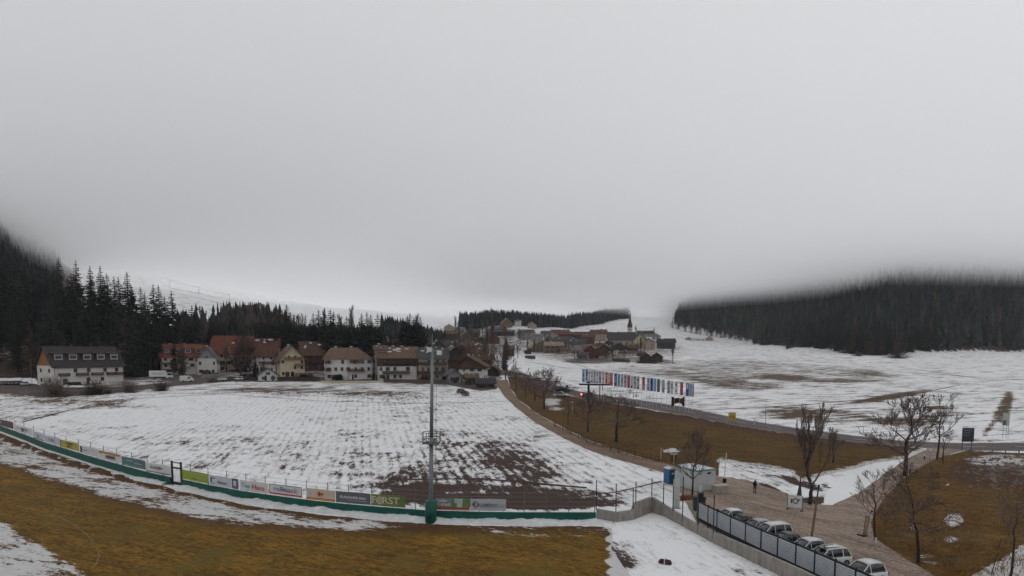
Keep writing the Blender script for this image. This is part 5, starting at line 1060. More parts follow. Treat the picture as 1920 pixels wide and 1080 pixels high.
def car(label, col, kind='hatch', snow=False):
    L = {'hatch': 3.9, 'sedan': 4.4, 'wagon': 4.5, 'suv': 4.5}[kind]; w = .88; h = {'hatch': 1.48, 'sedan': 1.42, 'wagon': 1.47, 'suv': 1.68}[kind]; bl = .92 if kind != 'suv' else 1.02
    t = thing('parked_car', (0, 0, -70), 0, label, 'car', 'parked cars'); pm2 = PAINT[col]; x0 = -L/2; x1 = L/2
    def sec(x, wid, zt, zb=.24): return (x, [(0, zb), (wid*.86, zb), (wid, zb+.18), (wid, zt-.22), (wid*.95, zt-.05), (wid*.80, zt), (0, zt+.02)])
    zf = bl-.22; body = [sec(x0, .70, bl-.12, .34), sec(x0+.12, .84, bl-.02, .26), sec(x0+.9, w, bl), sec(x1-1.45, w, bl), sec(x1-1.0, w, bl-.04), sec(x1-.35, .86, zf), sec(x1-.08, .76, zf-.10, .28), sec(x1, .62, zf-.22, .34)]
    b = loft(body).mesh('body', pm2, True); b = link('body', b, t); bv = b.modifiers.new('bevel', 'BEVEL'); bv.width = .03; bv.segments = 1
    rb = {'hatch': .30, 'sedan': .95, 'wagon': .22, 'suv': .25}[kind]; rf = {'hatch': .55, 'sedan': 1.45, 'wagon': .60, 'suv': .45}[kind]
    xs = [(x0+rb, bl-.01, .80), (x0+rf, h-.03, .62), (x0+rf+.5, h, .63), (x1-2.0, h-.02, .62), (x1-1.15, bl-.02, .78)]
    def cab(x, z, wt, g_=0): return (x, [(0, bl-.06), (.80-g_, bl-.06), (wt+(.80-wt)*.25-g_, bl+(z-bl)*.8), (wt-.06-g_, z-g_*0), (0, z+.02)])
    gl = loft([cab(*xs[0]), cab(*xs[1]), cab(*xs[2]), cab(*xs[3]), cab(*xs[4])]).mesh('windows', cg, True); link('windows', gl, t)
    # roof skin and pillars over the glass
    r_ = MB(); zr = h+.012; vs = []
    rows = [(x0+rf-.10, h-.06, .60), (x0+rf+.45, h+.01, .60), (x1-2.3, h+.005, .60), (x1-1.95, h-.05, .58)]
    for x, z, ww in rows: vs += [(x, -ww, z), (x, -ww*.5, z+.045), (x, 0, z+.055), (x, ww*.5, z+.045), (x, ww, z)]
    r_.add(vs, [(k*5+i, k*5+i+1, (k+1)*5+i+1, (k+1)*5+i) for k in range(3) for i in range(4)])
    ro = r_.mesh('roof', pm2, True); ro = link('roof', ro, t); so = ro.modifiers.new('thick', 'SOLIDIFY'); so.thickness = .05; so.offset = 0
    for s in (-1, 1):
        pl = MB(); pl.tube((xs[0][0], s*.80, bl-.03), (rows[0][0], s*.60, h-.04), .05, .045, 5).tube((x1-1.12, s*.78, bl-.03), (rows[3][0], s*.585, h-.045), .04, .04, 5).tube(((x0+x1)/2-.1, s*.81, bl-.03), ((x0+x1)/2-.1, s*.61, h-.02), .035, .035, 5)
        if kind in ('wagon', 'suv'): pl.tube((x0+1.05, s*.81, bl-.03), (x0+1.05, s*.61, h-.02), .05, .05, 5); MB().tube((rows[0][0]+.1, s*.52, h+.06), (rows[2][0], s*.52, h+.08), .018, .018, 4).build('roof_rail', pm2, t)
        pl.build('pillar', pm2, t)

    for x in (x0+.78, x1-.80):
        for s in (-1, 1): wheel(t, x, s*(w-.10))
    for s in (-1, 1):
        MB().box(x0-.005, x0+.12, s*.70-.13, s*.70+.13, bl-.32, bl-.08).build('tail_light', redl, t); MB().box(x1-.16, x1-.02, s*.62-.16, s*.62+.16, zf-.26, zf-.13).build('headlight', whl, t)
        MB().box(x1-1.42, x1-1.25, s*.86, s*1.04, bl-.02, bl+.12).build('mirror', pm2, t)
    MB().box(x0-.012, x0+.02, -.26, .26, .48, .60).build('number_plate', INK['white'], t)
    MB().box(x0-.04, x0+.10, -.72, .72, .30, .46).build('bumper', mat('bumper_dark', (.03, .03, .03), .7), t)
    if snow: MB().box(x0+rf, x1-2.2, -.45, .45, h+.03, h+.09).build('snow', RM['snow'], t)
    return t
dF = (sq[7]-sq[2]); fang = math.atan2(dF.y, dF.x); nose = fang-math.pi/2       # noses towards the fence
fdir = Vector((math.cos(fang), math.sin(fang), 0)); fn = Vector((-math.sin(fang), math.cos(fang), 0))
LOT = ((1368, 'white', 'hatch', 'white hatchback parked first in the row, nearest the hut'), (1396, 'black', 'sedan', 'black car parked second in the row, dark roof'), (1416, 'silver', 'hatch', 'silver car parked third in the row behind the slats'), (1446, 'white', 'suv', 'white car with dark rear glass parked fourth in the row'), (1476, 'grey', 'sedan', 'dark grey car wedged between two white ones'), (1503, 'white', 'hatch', 'white car behind the street lamp post'), (1541, 'white', 'wagon', 'white estate with a dark glass roof, its rear wheel in view'), (1604, 'white', 'hatch', 'white car at the bottom edge behind the slatted fence'))
xs_ = [q[0] for q in SP]; ys_ = [q[1] for q in SP]
for k, (px_, col, kd, lab) in enumerate(LOT):
    Yk = (62.2, 60.2, 58.2, 56.2, 54.2, 52.0, 49.8, 46.2)[k]; q_ = sq[0]+(sq[7]-sq[0])*((Yk-sq[0].y)/(sq[7].y-sq[0].y)); c = q_+Vector((1, .12, 0))*(2.75+.12*k); t = car(lab, col, kd)
    t.location = (c.x, c.y, hz(c.x, c.y)+.06); t.rotation_euler = (0, 0, nose+rad(R.uniform(-3, 3))); t.scale = (.96, .98, 1.08)
    if k == 6: MB().box(-1.2, .6, -.42, .42, 1.535, 1.55).build('glass_roof', cg, t)
def carat(px_, py_, rz, col, kd, lab, sc=1):
    p = P(px_, py_); t = car(lab, col, kd); t.location = p+Vector((0, 0, .055)); t.rotation_euler = (0, 0, rz); t.scale = (sc,)*3; return t
carat(415, 714, rad(170), 'white', 'sedan', 'white car parked by the low wall right of the white van'); carat(431, 713, rad(176), 'grey', 'wagon', 'grey car parked tail to tail with the white one'); carat(448, 713, rad(180), 'white', 'hatch', 'pale car half hidden behind the purplish bare tree'); carat(399, 716, rad(175), 'dark_red', 'hatch', 'dark car parked behind the white van')
carat(1056, 744, rad(-35), 'silver', 'hatch', 'silver car on the road left of the bus shelter'); carat(873, 742, rad(80), 'dark_red', 'hatch', 'dark reddish car standing at the snow edge by the sheds'); carat(937, 690, rad(10), 'white', 'hatch', 'small white car parked in front of the russet trees')
carat(866, 738, rad(60), 'black', 'hatch', 'black car beside the dark reddish one at the snow edge')
t = carat(1101, 745, rad(160), 'dark_red', 'hatch', 'dark car showing one bright red light beside the bus shelter')
e_ = bpy.data.materials.new('red_lamp_glow'); e_.use_nodes = True; B_ = e_.node_tree.nodes['Principled BSDF']; B_.inputs['Base Color'].default_value = (.8, .02, .02, 1); B_.inputs['Emission Color'].default_value = (1, .06, .05, 1); B_.inputs['Emission Strength'].default_value = 9
MB().box(1.7, 1.98, -.35, .35, .62, 1.0).build('signal_lamp', e_, t)
for k, x in enumerate((2, 9, 16, 23, 30, 37)): carat(x, 722-k*.2, rad(100), 'grey' if k % 2 else 'black', 'sedan', 'snow-dusted dark car, %s of the six in the left car park' % ('first', 'second', 'third', 'fourth', 'fifth', 'last')[k])
carat(48, 723, rad(100), 'white', 'hatch', 'white snow-covered car at the right end of the left car park')
# box lorry and van
def lorry(px_, py_, rz):
    p = P(px_, py_); t = thing('box_lorry', p+Vector((0, 0, .05)), rz, 'white box lorry with dark lettering parked below the orange-red roofed house', 'lorry'); L = 6.6
    MB().box(-L/2-1.0, L/2-1.6, -1.2, 1.2, 1.05, 3.5).build('box_body', PAINT['white'], t); MB().box(-L/2-.9, L/2+.9, -.45, .45, .62, 1.0).build('chassis', blackm, t)
    MB().prism([(L/2-1.5, .55), (L/2+.9, .55), (L/2+.95, 1.5), (L/2+.55, 2.7), (L/2-1.5, 2.75)], -1.15, 1.15).build('cab', PAINT['white'], t)
    for s in (-1, 1): MB().prism([(L/2-.9, 1.6), (L/2+.8, 1.6), (L/2+.45, 2.5), (L/2-.9, 2.5)], s*1.17-.02, s*1.17+.02).build('window', cg, t)
    MB().add([(L/2+.95, -1, 1.6), (L/2+.95, 1, 1.6), (L/2+.64, 1, 2.55), (L/2+.64, -1, 2.55)], [(0, 1, 2, 3)]).build('windscreen', cg, t)
    for x in (-L/2+.6, L/2+.0):
        for s in (-1, 1): wheel(t, x, s*1.0, .48, .32)
    for s, r_ in ((-1, 0), (1, math.pi)): txt(t, 'VIELFALT', 1.1, ((L/2-1.6-L/2-1)/2, s*1.22, 2.3), (math.pi/2, 0, r_), INK['slate'], ext=.01)
lorry(303, 711, bear(303)+rad(-10))
p = P(350, 716); t = thing('panel_van', p+Vector((0, 0, .05)), bear(350)+rad(20), 'white high-roofed van parked right of the box lorry', 'van')
loft([(-2.4, [(0, .35), (.9, .35), (.95, 1.2), (.86, 2.3), (0, 2.42)]), (1.0, [(0, .35), (.9, .35), (.95, 1.2), (.86, 2.3), (0, 2.42)]), (1.7, [(0, .35), (.9, .35), (.95, 1.1), (.85, 1.7), (0, 1.75)]), (2.4, [(0, .35), (.85, .35), (.9, .8), (.8, 1.05), (0, 1.1)])]).build('body', PAINT['white'], t)
for s in (-1, 1): MB().box(.1, 1.1, s*.95-.02, s*.95+.02, 1.25, 1.9).build('window', cg, t)
MB().add([(1.15, -.8, 2.2), (1.15, .8, 2.2), (1.85, .8, 1.62), (1.85, -.8, 1.62)], [(0, 3, 2, 1)]).build('windscreen', cg, t)
for x in (-1.5, 1.5):
    for s in (-1, 1): wheel(t, x, s*.82, .36, .24)
# ------------------------------------------------------------------ hut, toilet and yard things
A_, B_, C_ = P(1305, 923), P(1268, 909), P(1341, 919); u = (C_-B_); a1 = (A_-B_); 
ux = (C_-A_); ux.z = 0; ux.normalize(); uy = Vector((-ux.y, ux.x, 0)); W_ = (C_-A_).length; D_ = abs((B_-A_).dot(uy)); D_ = max(2.6, min(7.0, D_)); H_ = 41*mpp(A_)
t = thing('site_hut', A_, math.atan2(ux.y, ux.x), 'white container hut with green roof edge beside the blue toilet cabin', 'hut'); hw = mat('hut_panel', (.50, .52, .51), .6, .08, .8); hg = mat('hut_trim', (.08, .22, .17), .5, .1)
MB().box(0, W_, 0, D_, .12, H_-.16).build('wall', hw, t)
mb = MB(); n = int(W_/.28)
for k in range(n): x = (k+.5)*W_/n; mb.box(x-.05, x+.05, -.02, -.002, .2, H_-.22)
for k in range(int(D_/.28)): y = (k+.5)*.28; mb.box(-.02, -.002, y-.05, y+.05, .2, H_-.22)
mb.build('ribs', hw, t)
MB().box(-.06, W_+.06, -.06, D_+.06, H_-.155, H_).build('roof_frame', hg, t); MB().box(.1, W_-.1, .1, D_-.1, H_+.002, H_+.06).build('roof_snow', RM['snow'], t)
MB().box(-.03, W_+.03, -.03, D_+.03, -.05, .115).build('base_frame', hg, t)
MB().box(-.05, -.022, D_*.62, D_*.62+1.0, .15, 2.2).build('door', mat('hut_door', (.42, .45, .45), .5), t); MB().box(W_*.55, W_*.55+.6, -.05, -.022, H_-.6, H_-.35).build('vent', blackm, t)
p = P(1261, 908); t = thing('toilet_cabin', p, math.atan2(ux.y, ux.x), 'blue portable toilet cabin with a pale roof behind the white hut', 'toilet cabin'); bl_ = mat('plastic_blue', (.04, .12, .23), .5, .1)
MB().box(-.6, .6, 0, 1.2, .08, 2.05).build('wall', bl_, t); MB().box(-.66, .66, -.06, 1.26, 2.054, 2.16).prism([(-.6, 2.162), (.6, 2.162), (0, 2.36)], 0, 1.2).build('roof', INK['pale'], t); MB().box(-.42, .42, -.04, -.002, .2, 1.9).build('door', mat('plastic_blue_dark', (.025, .08, .17), .5), t); MB().box(-.2, .2, -.06, -.042, 1.35, 1.6).build('sign_plate', INK['pale'], t)
p = P(1350, 925); t = thing('storage_crate', p, .2, 'small beige storage crate at the right end of the white hut', 'crate'); mb = MB(); mb.box(-.9, .9, -.5, .5, .08, 1.0); mb.build('body', mat('crate_beige', (.36, .31, .26), .8, .15, 2), t); MB().box(-.95, .95, -.55, .55, 1.004, 1.1).build('lid', mat('crate_lid', (.42, .38, .33), .8), t); [MB().box(x-.08, x+.08, -.5, .5, -.05, .075).build('skid', framed, t) for x in (-.7, .7)]
# orange-brown planks leaning and a grey column by the fence
p = P(1268, 953); t = thing('notice_board', p, .1, 'pale upright panel leaning behind the tall wire fence', 'panel'); MB().box(-.38, .38, -.05, .05, 0, 3.4).build('board', mat('panel_pale', (.45, .46, .42), .7, .1), t); MB().box(-.45, .45, -.3, .3, -.05, .08).build('foot', conc, t)
p = P(1284, 937); t = thing('plank_pile', p, .2, 'pile of rust-brown planks against the long wall of the white hut', 'pile of planks'); 
for k in range(9): MB().box(-1.1+R.uniform(-.2, .2), 1.1+R.uniform(-.2, .2), -.5+.11*(k % 4)*2, -.32+.11*(k % 4)*2, .05+.16*(k//3), .17+.16*(k//3)).build('plank', mat('plank_rust', (.17, .065, .03), .85, .35, 2), t)
p = P(1310, 958); t = thing('refuse_bin', p, .1, 'tall dark green refuse bin where the slatted fence begins', 'bin'); MB().prism([(-.5, .12), (.5, .12), (.62, 1.5), (-.62, 1.5)], -.45, .45).build('body', mat('bin_green', (.015, .04, .035), .55, .1), t); MB().prism([(-.68, 1.505), (.68, 1.505), (.6, 1.68), (-.6, 1.7)], -.52, .52).build('lid', mat('bin_lid', (.025, .03, .032), .5), t); MB().box(-.3, .3, -.475, -.452, .9, 1.3).build('sticker', INK['ltgrey'], t); [wheel(t, x, .4, .1, .06) for x in (-.4, .4)]
p = P(1312, 975); t = thing('gate_column', p, 0, 'black steel column at the start of the slatted fence', 'column'); MB().box(-.28, .28, -.28, .28, -.1, 3.0).build('shaft', blackm, t); MB().box(-.34, .34, -.34, .34, 3.004, 3.12).build('cap', postm, t); MB().tube((0, 0, 3.12), (0, 0, 3.75), .11, .09, 8).build('lamp_head', lampw, t)
# white poles
def pole(px_, yb, yt, lab, m=None, r=.05, lean=0, head=None, cat='pole', name='marker_pole', grp=None):
    p = P(px_, yb); H = (yb-yt)*mpp(p); t = thing(name, p, 0, lab, cat, grp, (0, rad(lean))); MB().tube((0, 0, -.2), (0, 0, H), r, r*.8, 7).build('shaft', m or INK['white'], t); return t, H
t, H = pole(1357, 912, 849, 'tall white flagpole-like pole right of the white hut', None, .06, 3); MB().tube((0, 0, H), (0, 0, H+.12), .09, .02, 8).build('cap', steel, t); MB().box(-.22, .22, -.2, .02, .5, 1.1).build('switch_box', blackm, t)
t, H = pole(1239, 861, 838, 'short pale post beside the farm track, left of the notice box', mat('post_pale', (.36, .34, .28), .8), .09); MB().tube((0, 0, H), (0, 0, H+.1), .12, .05, 6).build('cap', framed, t)
p = P(1263, 870); t = thing('notice_box', p, .1, 'dark red-brown notice box on legs beside the farm track', 'notice box'); MB().box(-.42, -.05, -.1, .1, .35, 1.5).build('door', mat('box_red', (.07, .022, .016), .6), t); MB().box(.05, .42, -.1, .1, .35, 1.5).build('door', MAT['box_red'], t); MB().box(-.5, .5, -.14, .14, 1.505, 1.6).build('roof', INK['cream'], t); MB().box(-.05+.002, .05-.002, -.12, .12, 0, 1.5).build('frame', INK['cream'], t)
# banner sign by the staked tree, easel frame
p = P(1490, 957); t = thing('sign_board', p, bear(1490)+rad(-12), 'small white board with a black emblem on two feet beside the staked tree', 'sign'); MB().box(-.75, .75, -.03, .03, .35, 1.75).build('board', INK['white'], t)
for x in (-.78, .78): q = MB().tube((x, 0, 0), (x, 0, 1.8), .03, .03, 5); q.box(x-.16, x+.16, -.35, .35, 0, .1); q.build('stand', blackm, t)
mb = MB(); ring(mb, .05, 1.1, .22, .33, -.035, 10); mb.box(-.45, -.30, -.05, -.035, .8, 1.3); mb.box(.3, .55, -.05, -.035, 1.2, 1.35); mb.build('emblem', INK['black'], t)
t, H = pole(1497, 951, 893, 'dark post of the closed grey parasol beside the white sign board', blackm, .05, 2, name='parasol', cat='parasol'); MB().tube((0, 0, H*.32), (0, 0, H*.62), .30, .16, 10).tube((0, 0, H*.62), (0, 0, H*.95), .16, .05, 8).build('folded_cover', mat('cover_dark', (.045, .05, .052), .8, .2), t)
# yard street lamp with four arms
t, H = pole(1521, 1012, 909, 'slim street lamp with four flat black heads over the parked cars', mat('lamp_post_bronze', (.11, .085, .06), .6, .15), .085, 5.5, name='street_lamp', cat='street lamp')
for k in range(4):
    a = .5+k*1.571; q = MB(); q.tube((0, 0, H-.35), (.55*math.cos(a), .55*math.sin(a), H-.05), .03, .025, 5); q.tube((.55*math.cos(a), .55*math.sin(a), H-.05), (.75*math.cos(a), .75*math.sin(a), H+.22), .02, .02, 5); q.build('arm', blackm, t)
    MB().box(-.30, .30, -.17, .17, 0, .07, Matrix.Translation((.85*math.cos(a), .85*math.sin(a), H+.05)) @ Matrix.Rotation(a, 4, 'Z')).build('lamp_head', blackm, t)
MB().tube((0, 0, H-.4), (0, 0, H+.1), .06, .12, 8).build('hub', blackm, t)
MB().tube((0, 0, 0), (0, 0, 3.2), .12, .11, 8).build('base_sleeve', mat('lamp_post_rust', (.20, .12, .06), .7, .3), t)
t, H = pole(1873, 798, 700, 'x', None) if False else (None, 0)
# markers by the lane
for k, (px_, yb, yt, lab) in enumerate(((1634, 973, 957, 'white-topped marker post farther up the gravel edge'), (1642, 1018, 1003, 'white marker post at the foot of the small tree'), (1705, 888, 876, 'dark little bollard on the lane side by the large tree'), (1733, 862, 852, 'dark little bollard farther up the lane'), (1383, 0, 0, ''))):
    if lab: t, H = pole(px_, yb, yt, lab, INK['white'] if k < 2 else blackm, .10, 0, name='bollard', cat='bollard', grp='bollards along the lane'); MB().tube((0, 0, H*.78), (0, 0, H*1.02), .115, .10, 8).build('cap', blackm if k < 2 else INK['white'], t)
p = P(1619, 1005); t = thing('easel_sign', p, .4, 'leaning wooden easel with a dark foot on the gravel near the small tree', 'sign stand', None, (0, rad(8))); MB().box(-.09, .09, -.04, .04, .1, 2.0).box(.22, .34, -.04, .04, .1, 2.0, Matrix.Rotation(rad(5), 4, 'Y')).box(-.1, .4, -.05, -.01, 1.85, 1.97).build('frame', mat('easel_wood', (.22, .15, .10), .8), t); MB().box(-.5, .4, -.35, .35, 0, .12).build('foot', blackm, t)
t, H = pole(1859, 1078, 1000, 'thin leaning dark stake on the snowy corner of the bank', framed, .035, 11, name='stake', cat='stake'); MB().box(-.06, .06, -.02, .02, H-.2, H-.05).build('tag', INK['lime'], t)
# football lying in the snow: kit bag
p = P(1247, 1057); t = thing('kit_bag', p, bear(1247)+rad(-70)+1.0, 'dark maroon bag with a pale strap lying on the snow', 'bag', None); mb = MB(); secs = [(x, [(0, .02), (.20*s, .03), (.27*s, .16*s+.02), (.20*s, .34*s+.02), (0, .40*s+.02)]) for x, s in ((-.55, .45), (-.42, .9), (0, 1), (.42, .9), (.55, .45))]; loft(secs, mb); t2 = mb.build('body', mat('bag_maroon', (.05, .018, .022), .8, .2), t, True); MB().box(-.04, .04, -.30, .30, .40, .44).box(-.04, .04, -.30, -.27, .05, .40).build('strap', INK['pale'], t)
# ------------------------------------------------------------------ person
def person(px_, py_, rz, lab):
    p = P(px_, py_); t = thing('person', p+Vector((0, 0, .055)), rz, lab, 'person')
    J = {'pel': (0, 0, .95, .15, .12), 'waist': (0, 0, 1.1, .14, .11), 'chest': (0, .01, 1.32, .18, .12), 'neckb': (0, .0, 1.48, .08, .07), 'neck': (0, -.01, 1.54, .055, .055), 'head': (0, -.03, 1.64, .085, .10), 'top': (0, -.02, 1.74, .07, .08),
         'hl': (.10, 0, .88, .10, .10), 'kl': (.12, -.03, .50, .062, .062), 'al': (.13, .05, .10, .045, .045), 'tl': (.14, -.12, .04, .04, .035), 'hr': (-.10, 0, .88, .10, .10), 'kr': (-.12, -.01, .50, .062, .062), 'ar': (-.14, .02, .10, .045, .045), 'tr': (-.16, -.15, .04, .04, .035),
         'sl': (.19, .0, 1.42, .07, .07), 'el': (.27, .03, 1.14, .05, .05), 'wl': (.24, -.10, .92, .036, .036), 'sr': (-.19, .0, 1.42, .07, .07), 'er': (-.27, .04, 1.14, .05, .05), 'wr': (-.23, -.08, .92, .036, .036)}
    ks = list(J); E_ = [('pel', 'waist'), ('waist', 'chest'), ('chest', 'neckb'), ('neckb', 'neck'), ('neck', 'head'), ('head', 'top'), ('pel', 'hl'), ('hl', 'kl'), ('kl', 'al'), ('al', 'tl'), ('pel', 'hr'), ('hr', 'kr'), ('kr', 'ar'), ('ar', 'tr'), ('chest', 'sl'), ('sl', 'el'), ('el', 'wl'), ('chest', 'sr'), ('sr', 'er'), ('er', 'wr')]
    for s, w_ in ((1, 'wl'), (-1, 'wr')):
        W0 = Vector(J[w_][:3]); 
        J['p'+w_] = (W0.x, W0.y-.04, W0.z-.07, .030, .022); E_.append((w_, 'p'+w_))
        for f_ in range(4): n_ = 'f%d%s' % (f_, w_); J[n_] = (W0.x+s*(.0)-.0+(f_-1.5)*.014, W0.y-.06-.012*f_, W0.z-.15+.008*abs(f_-1), .010, .010); E_.append(('p'+w_, n_))
        n_ = 'th'+w_; J[n_] = (W0.x-s*.045, W0.y-.07, W0.z-.09, .012, .012); E_.append(('p'+w_, n_))
    ks = list(J); me = bpy.data.meshes.new('body'); me.from_pydata([J[k][:3] for k in ks], [(ks.index(a), ks.index(b)) for a, b in E_], []); o = link('body', me, t); m = o.modifiers.new('skin', 'SKIN')
    for i, k in enumerate(ks): me.skin_vertices[0].data[i].radius = J[k][3:]; 
    me.skin_vertices[0].data[0].use_root = True; o.modifiers.new('sub', 'SUBSURF').render_levels = 2; me.materials.append(mat('dark_clothes', (.018, .018, .022), .9, .2, 6))
    MB().tube((0, -.03, 1.60), (0, -.05, 1.70), .083, .09, 10).build('face', mat('skin_tone', (.32, .19, .14), .7), t, True) if False else None
    f = MB(); f.add([(.055, -.118, 1.70), (-.055, -.118, 1.70), (-.06, -.125, 1.64), (.06, -.125, 1.64), (0, -.150, 1.645), (.035, -.120, 1.575), (-.035, -.120, 1.575)], [(0, 1, 4), (1, 2, 4), (2, 6, 4), (6, 5, 4), (5, 3, 4), (3, 0, 4)]); f.build('face', mat('skin_tone', (.32, .19, .14), .7), t)
    h_ = MB(); secs = []; 
    for q in range(5): a = q/4*1.5; h_.tube((0, -.02, 1.66+.10*math.sin(a)), (0, -.02, 1.66+.10*math.sin(min(1.57, a+.4))), .105*math.cos(a)+.01, .105*math.cos(min(1.5, a+.4))+.01, 12, True)
    h_.build('cap', blackm, t); MB().tube((0, 0, 1.0), (0, 0, 1.2), .185, .18, 12).tube((0, 0, 1.2), (0, 0, 1.42), .18, .19, 12).build('jacket', mat('jacket_dark', (.022, .02, .026), .85, .2, 5), t, True)
    for x in (.135, -.15): MB().box(x-.055, x+.055, -.19, .07, 0, .09).build('shoe', mat('shoe_brown', (.035, .02, .015), .7), t)
    return t
person(1415, 925, rad(15), 'person in dark jacket and trousers standing on the gravel yard facing the pitch')
# ------------------------------------------------------------------ bus shelter and flags
p = P(1117, 752); t = thing('bus_shelter', p, bear(1117)+rad(-2), 'flat-roofed dark bus shelter by the road with red-banded posts', 'bus shelter'); m_ = mpp(p); 
W_ = 62*m_; zt = 30*m_; MB().box(-W_/2, W_/2, -1.6, 1.6, zt, zt+.42).build('roof', blackm, t); MB().box(-W_/2+.2, W_/2-.2, -1.4, 1.4, zt+.425, zt+.50).build('roof_snow', RM['snow'], t)
for x, w_, c in ((-.22, .5, blackm), (.12, .22, INK['maroon']), (.20, .14, INK['maroon'])): MB().box(W_*x-w_*.6, W_*x+w_*.6, -.25, .25, 0, zt-.005).build('post', c, t)
for x0, x1 in ((-.19, .09), (.23, .46)): mb = MB(); [mb.box(W_*(x0+(x1-x0)*k/6)-.02, W_*(x0+(x1-x0)*k/6)+.02, 1.0, 1.04, .3, zt*.75) for k in range(7)]; mb.box(W_*x0, W_*x1, .99, 1.05, zt*.75+.005, zt*.75+.08); mb.build('back_rail', wirem, t)
MB().box(W_*.20-.1, W_*.20+.1, -.28, -.255, zt*.35, zt*.7).build('poster', INK['white'], t); MB().box(-W_*.42, W_*.48, -1.9, 1.9, -.3, .12).build('platform', mat('platform_grey', (.16, .14, .135), .9), t)
MB().box(-W_*.22-.5, -W_*.22+.5, -.3, .3, zt+.52, zt+.95).build('roof_unit', blackm, t)
flags = [(1091, 'skyblue'), (1097, 'blue'), (1102, 'pale'), (1107, 'white'), (1112, 'ltgrey'), (1117, 'pale'), (1122, 'lilac'), (1128, 'cream'), (1134, 'rust'), (1139, 'cream'), (1143, 'red'), (1151, 'blue'), (1157, 'skyblue'), (1163, 'ltgrey'), (1169, 'lilac'), (1175, 'red'), (1181, 'pale'), (1187, 'ltgrey'), (1193, 'sage'), (1203, 'red'), (1212, 'skyblue'), (1218, 'blue'), (1224, 'skyblue'), (1231, 'slate'), (1240, 'sage'), (1250, 'lilac'), (1256, 'pale'), (1264, 'white'), (1274, 'red'), (1285, 'blue'), (1291, 'skyblue'), (1297, 'grey')]
names = {'skyblue': 'light blue', 'ltgrey': 'light grey', 'pale': 'whitish', 'sage': 'grey-green', 'cream': 'cream', 'rust': 'rust-red'}
cnt = {}
for k, (px_, c) in enumerate(flags):
    yt = 691+(px_-1091)*.135; yb = yt+56; p = P(px_, yb); m_ = mpp(p); H = 56*m_; wd = min(5.2, ((flags[k+1][0] if k < 31 else 1300)-px_)*.86)*m_; fh = 25*m_; cnt[c] = cnt.get(c, 0)+1; nm = names.get(c, c)
    pos = {0: 'first flag of the long row by the road, ', 9: '', 19: '', 31: 'last flag of the long row by the road, '}.get(k, '')
    nb1 = names.get(flags[k-1][1], flags[k-1][1]) if k else ''; nb2 = names.get(flags[k+1][1], flags[k+1][1]) if k < 31 else ''
    lab = (pos+nm) if k in (0, 31) else '%s tall flag between a %s one and a %s one in the row' % (nm, nb1, nb2)
    t = thing('advert_flag', p, bear(px_)+rad(-22), lab, 'flag', 'row of tall flags by the road'); MB().tube((0, 0, -.2), (0, 0, H), .045, .03, 6).tube((0, 0, H-.1), (wd+.1, 0, H-.1), .02, .02, 4).build('flagpole', INK['pale'], t)
    mb = MB(); n = 5; vs = []
    for q in range(n+1):
        u = q/n; y = .06*math.sin(u*5+k)
        for z in (H-fh, H-.15): vs += [(.06+wd*u, y, z), (.06+wd*u, y+.012, z)]
    fs = []; 
    for q in range(n): A = 4*q; B = A+4; fs += [(A, B, B+2, A+2), (A+1, A+3, B+3, B+1), (A+2, B+2, B+3, A+3), (A, A+1, B+1, B)]
    cl = mb.add(vs, fs).build('cloth', INK[c], t); alt = R.choice(['white', 'slate', 'ltgrey', 'black']) if c not in ('white', 'pale', 'ltgrey', 'sage', 'cream') else R.choice(['slate', 'navy', 'rust', 'black', 'grey'])
    if c != 'slate':
        for q in range(R.randint(2, 4)): zz = H-fh*R.uniform(.15, .9); MB().box(.06+wd*.22, .06+wd*.78, -.085, -.07, zz-.22, zz+.22*R.random()).build('print', INK[alt], cl)
# dark red wooden arch board
p = P(1271, 762); m_ = mpp(p); w_ = 12*m_; h_ = 19*m_; t = thing('wooden_board', p, bear(1271), 'dark red-brown notched wooden board standing by the road below the flags', 'board')
MB().prism([(-w_, h_), (-w_*.4, h_*.8), (0, h_*.86), (w_*.4, h_*.78), (w_, h_), (w_, 0), (w_*.75, 0), (w_*.5, h_*.28), (0, h_*.36), (-w_*.5, h_*.24), (-w_*.7, 0), (-w_, 0)], -.12, .12).build('board', mat('board_oxblood', (.05, .018, .016), .8, .3, 2), t); MB().tube((w_*1.2, 0, 0), (w_*1.2, 0, h_*1.5), .05, .05, 5).build('pole', INK['white'], t)
# yellow road sign
p = P(1372, 806); m_ = mpp(p); w_ = 6.5*m_; t = thing('road_sign', p, bear(1372)+rad(-5), 'yellow board with an orange panel on two posts beside the road', 'road sign'); z1 = 33*m_; z0 = 18*m_
for x in (-.85, .85): MB().tube((x*w_, .05, -.2), (x*w_, .05, z1), .05, .05, 6).build('post', wirem, t)
MB().box(-w_, w_, -.04, .0, z0, z1).build('board', INK['yellow'], t); MB().box(-w_*.9, w_*.9, -.055, -.041, z0+.35, z1-.75).build('panel', mat('sign_orange', (.40, .20, .02), .5), t); MB().box(-w_, w_, -.055, -.041, z1-.18, z1).build('rim', INK['cream'], t)
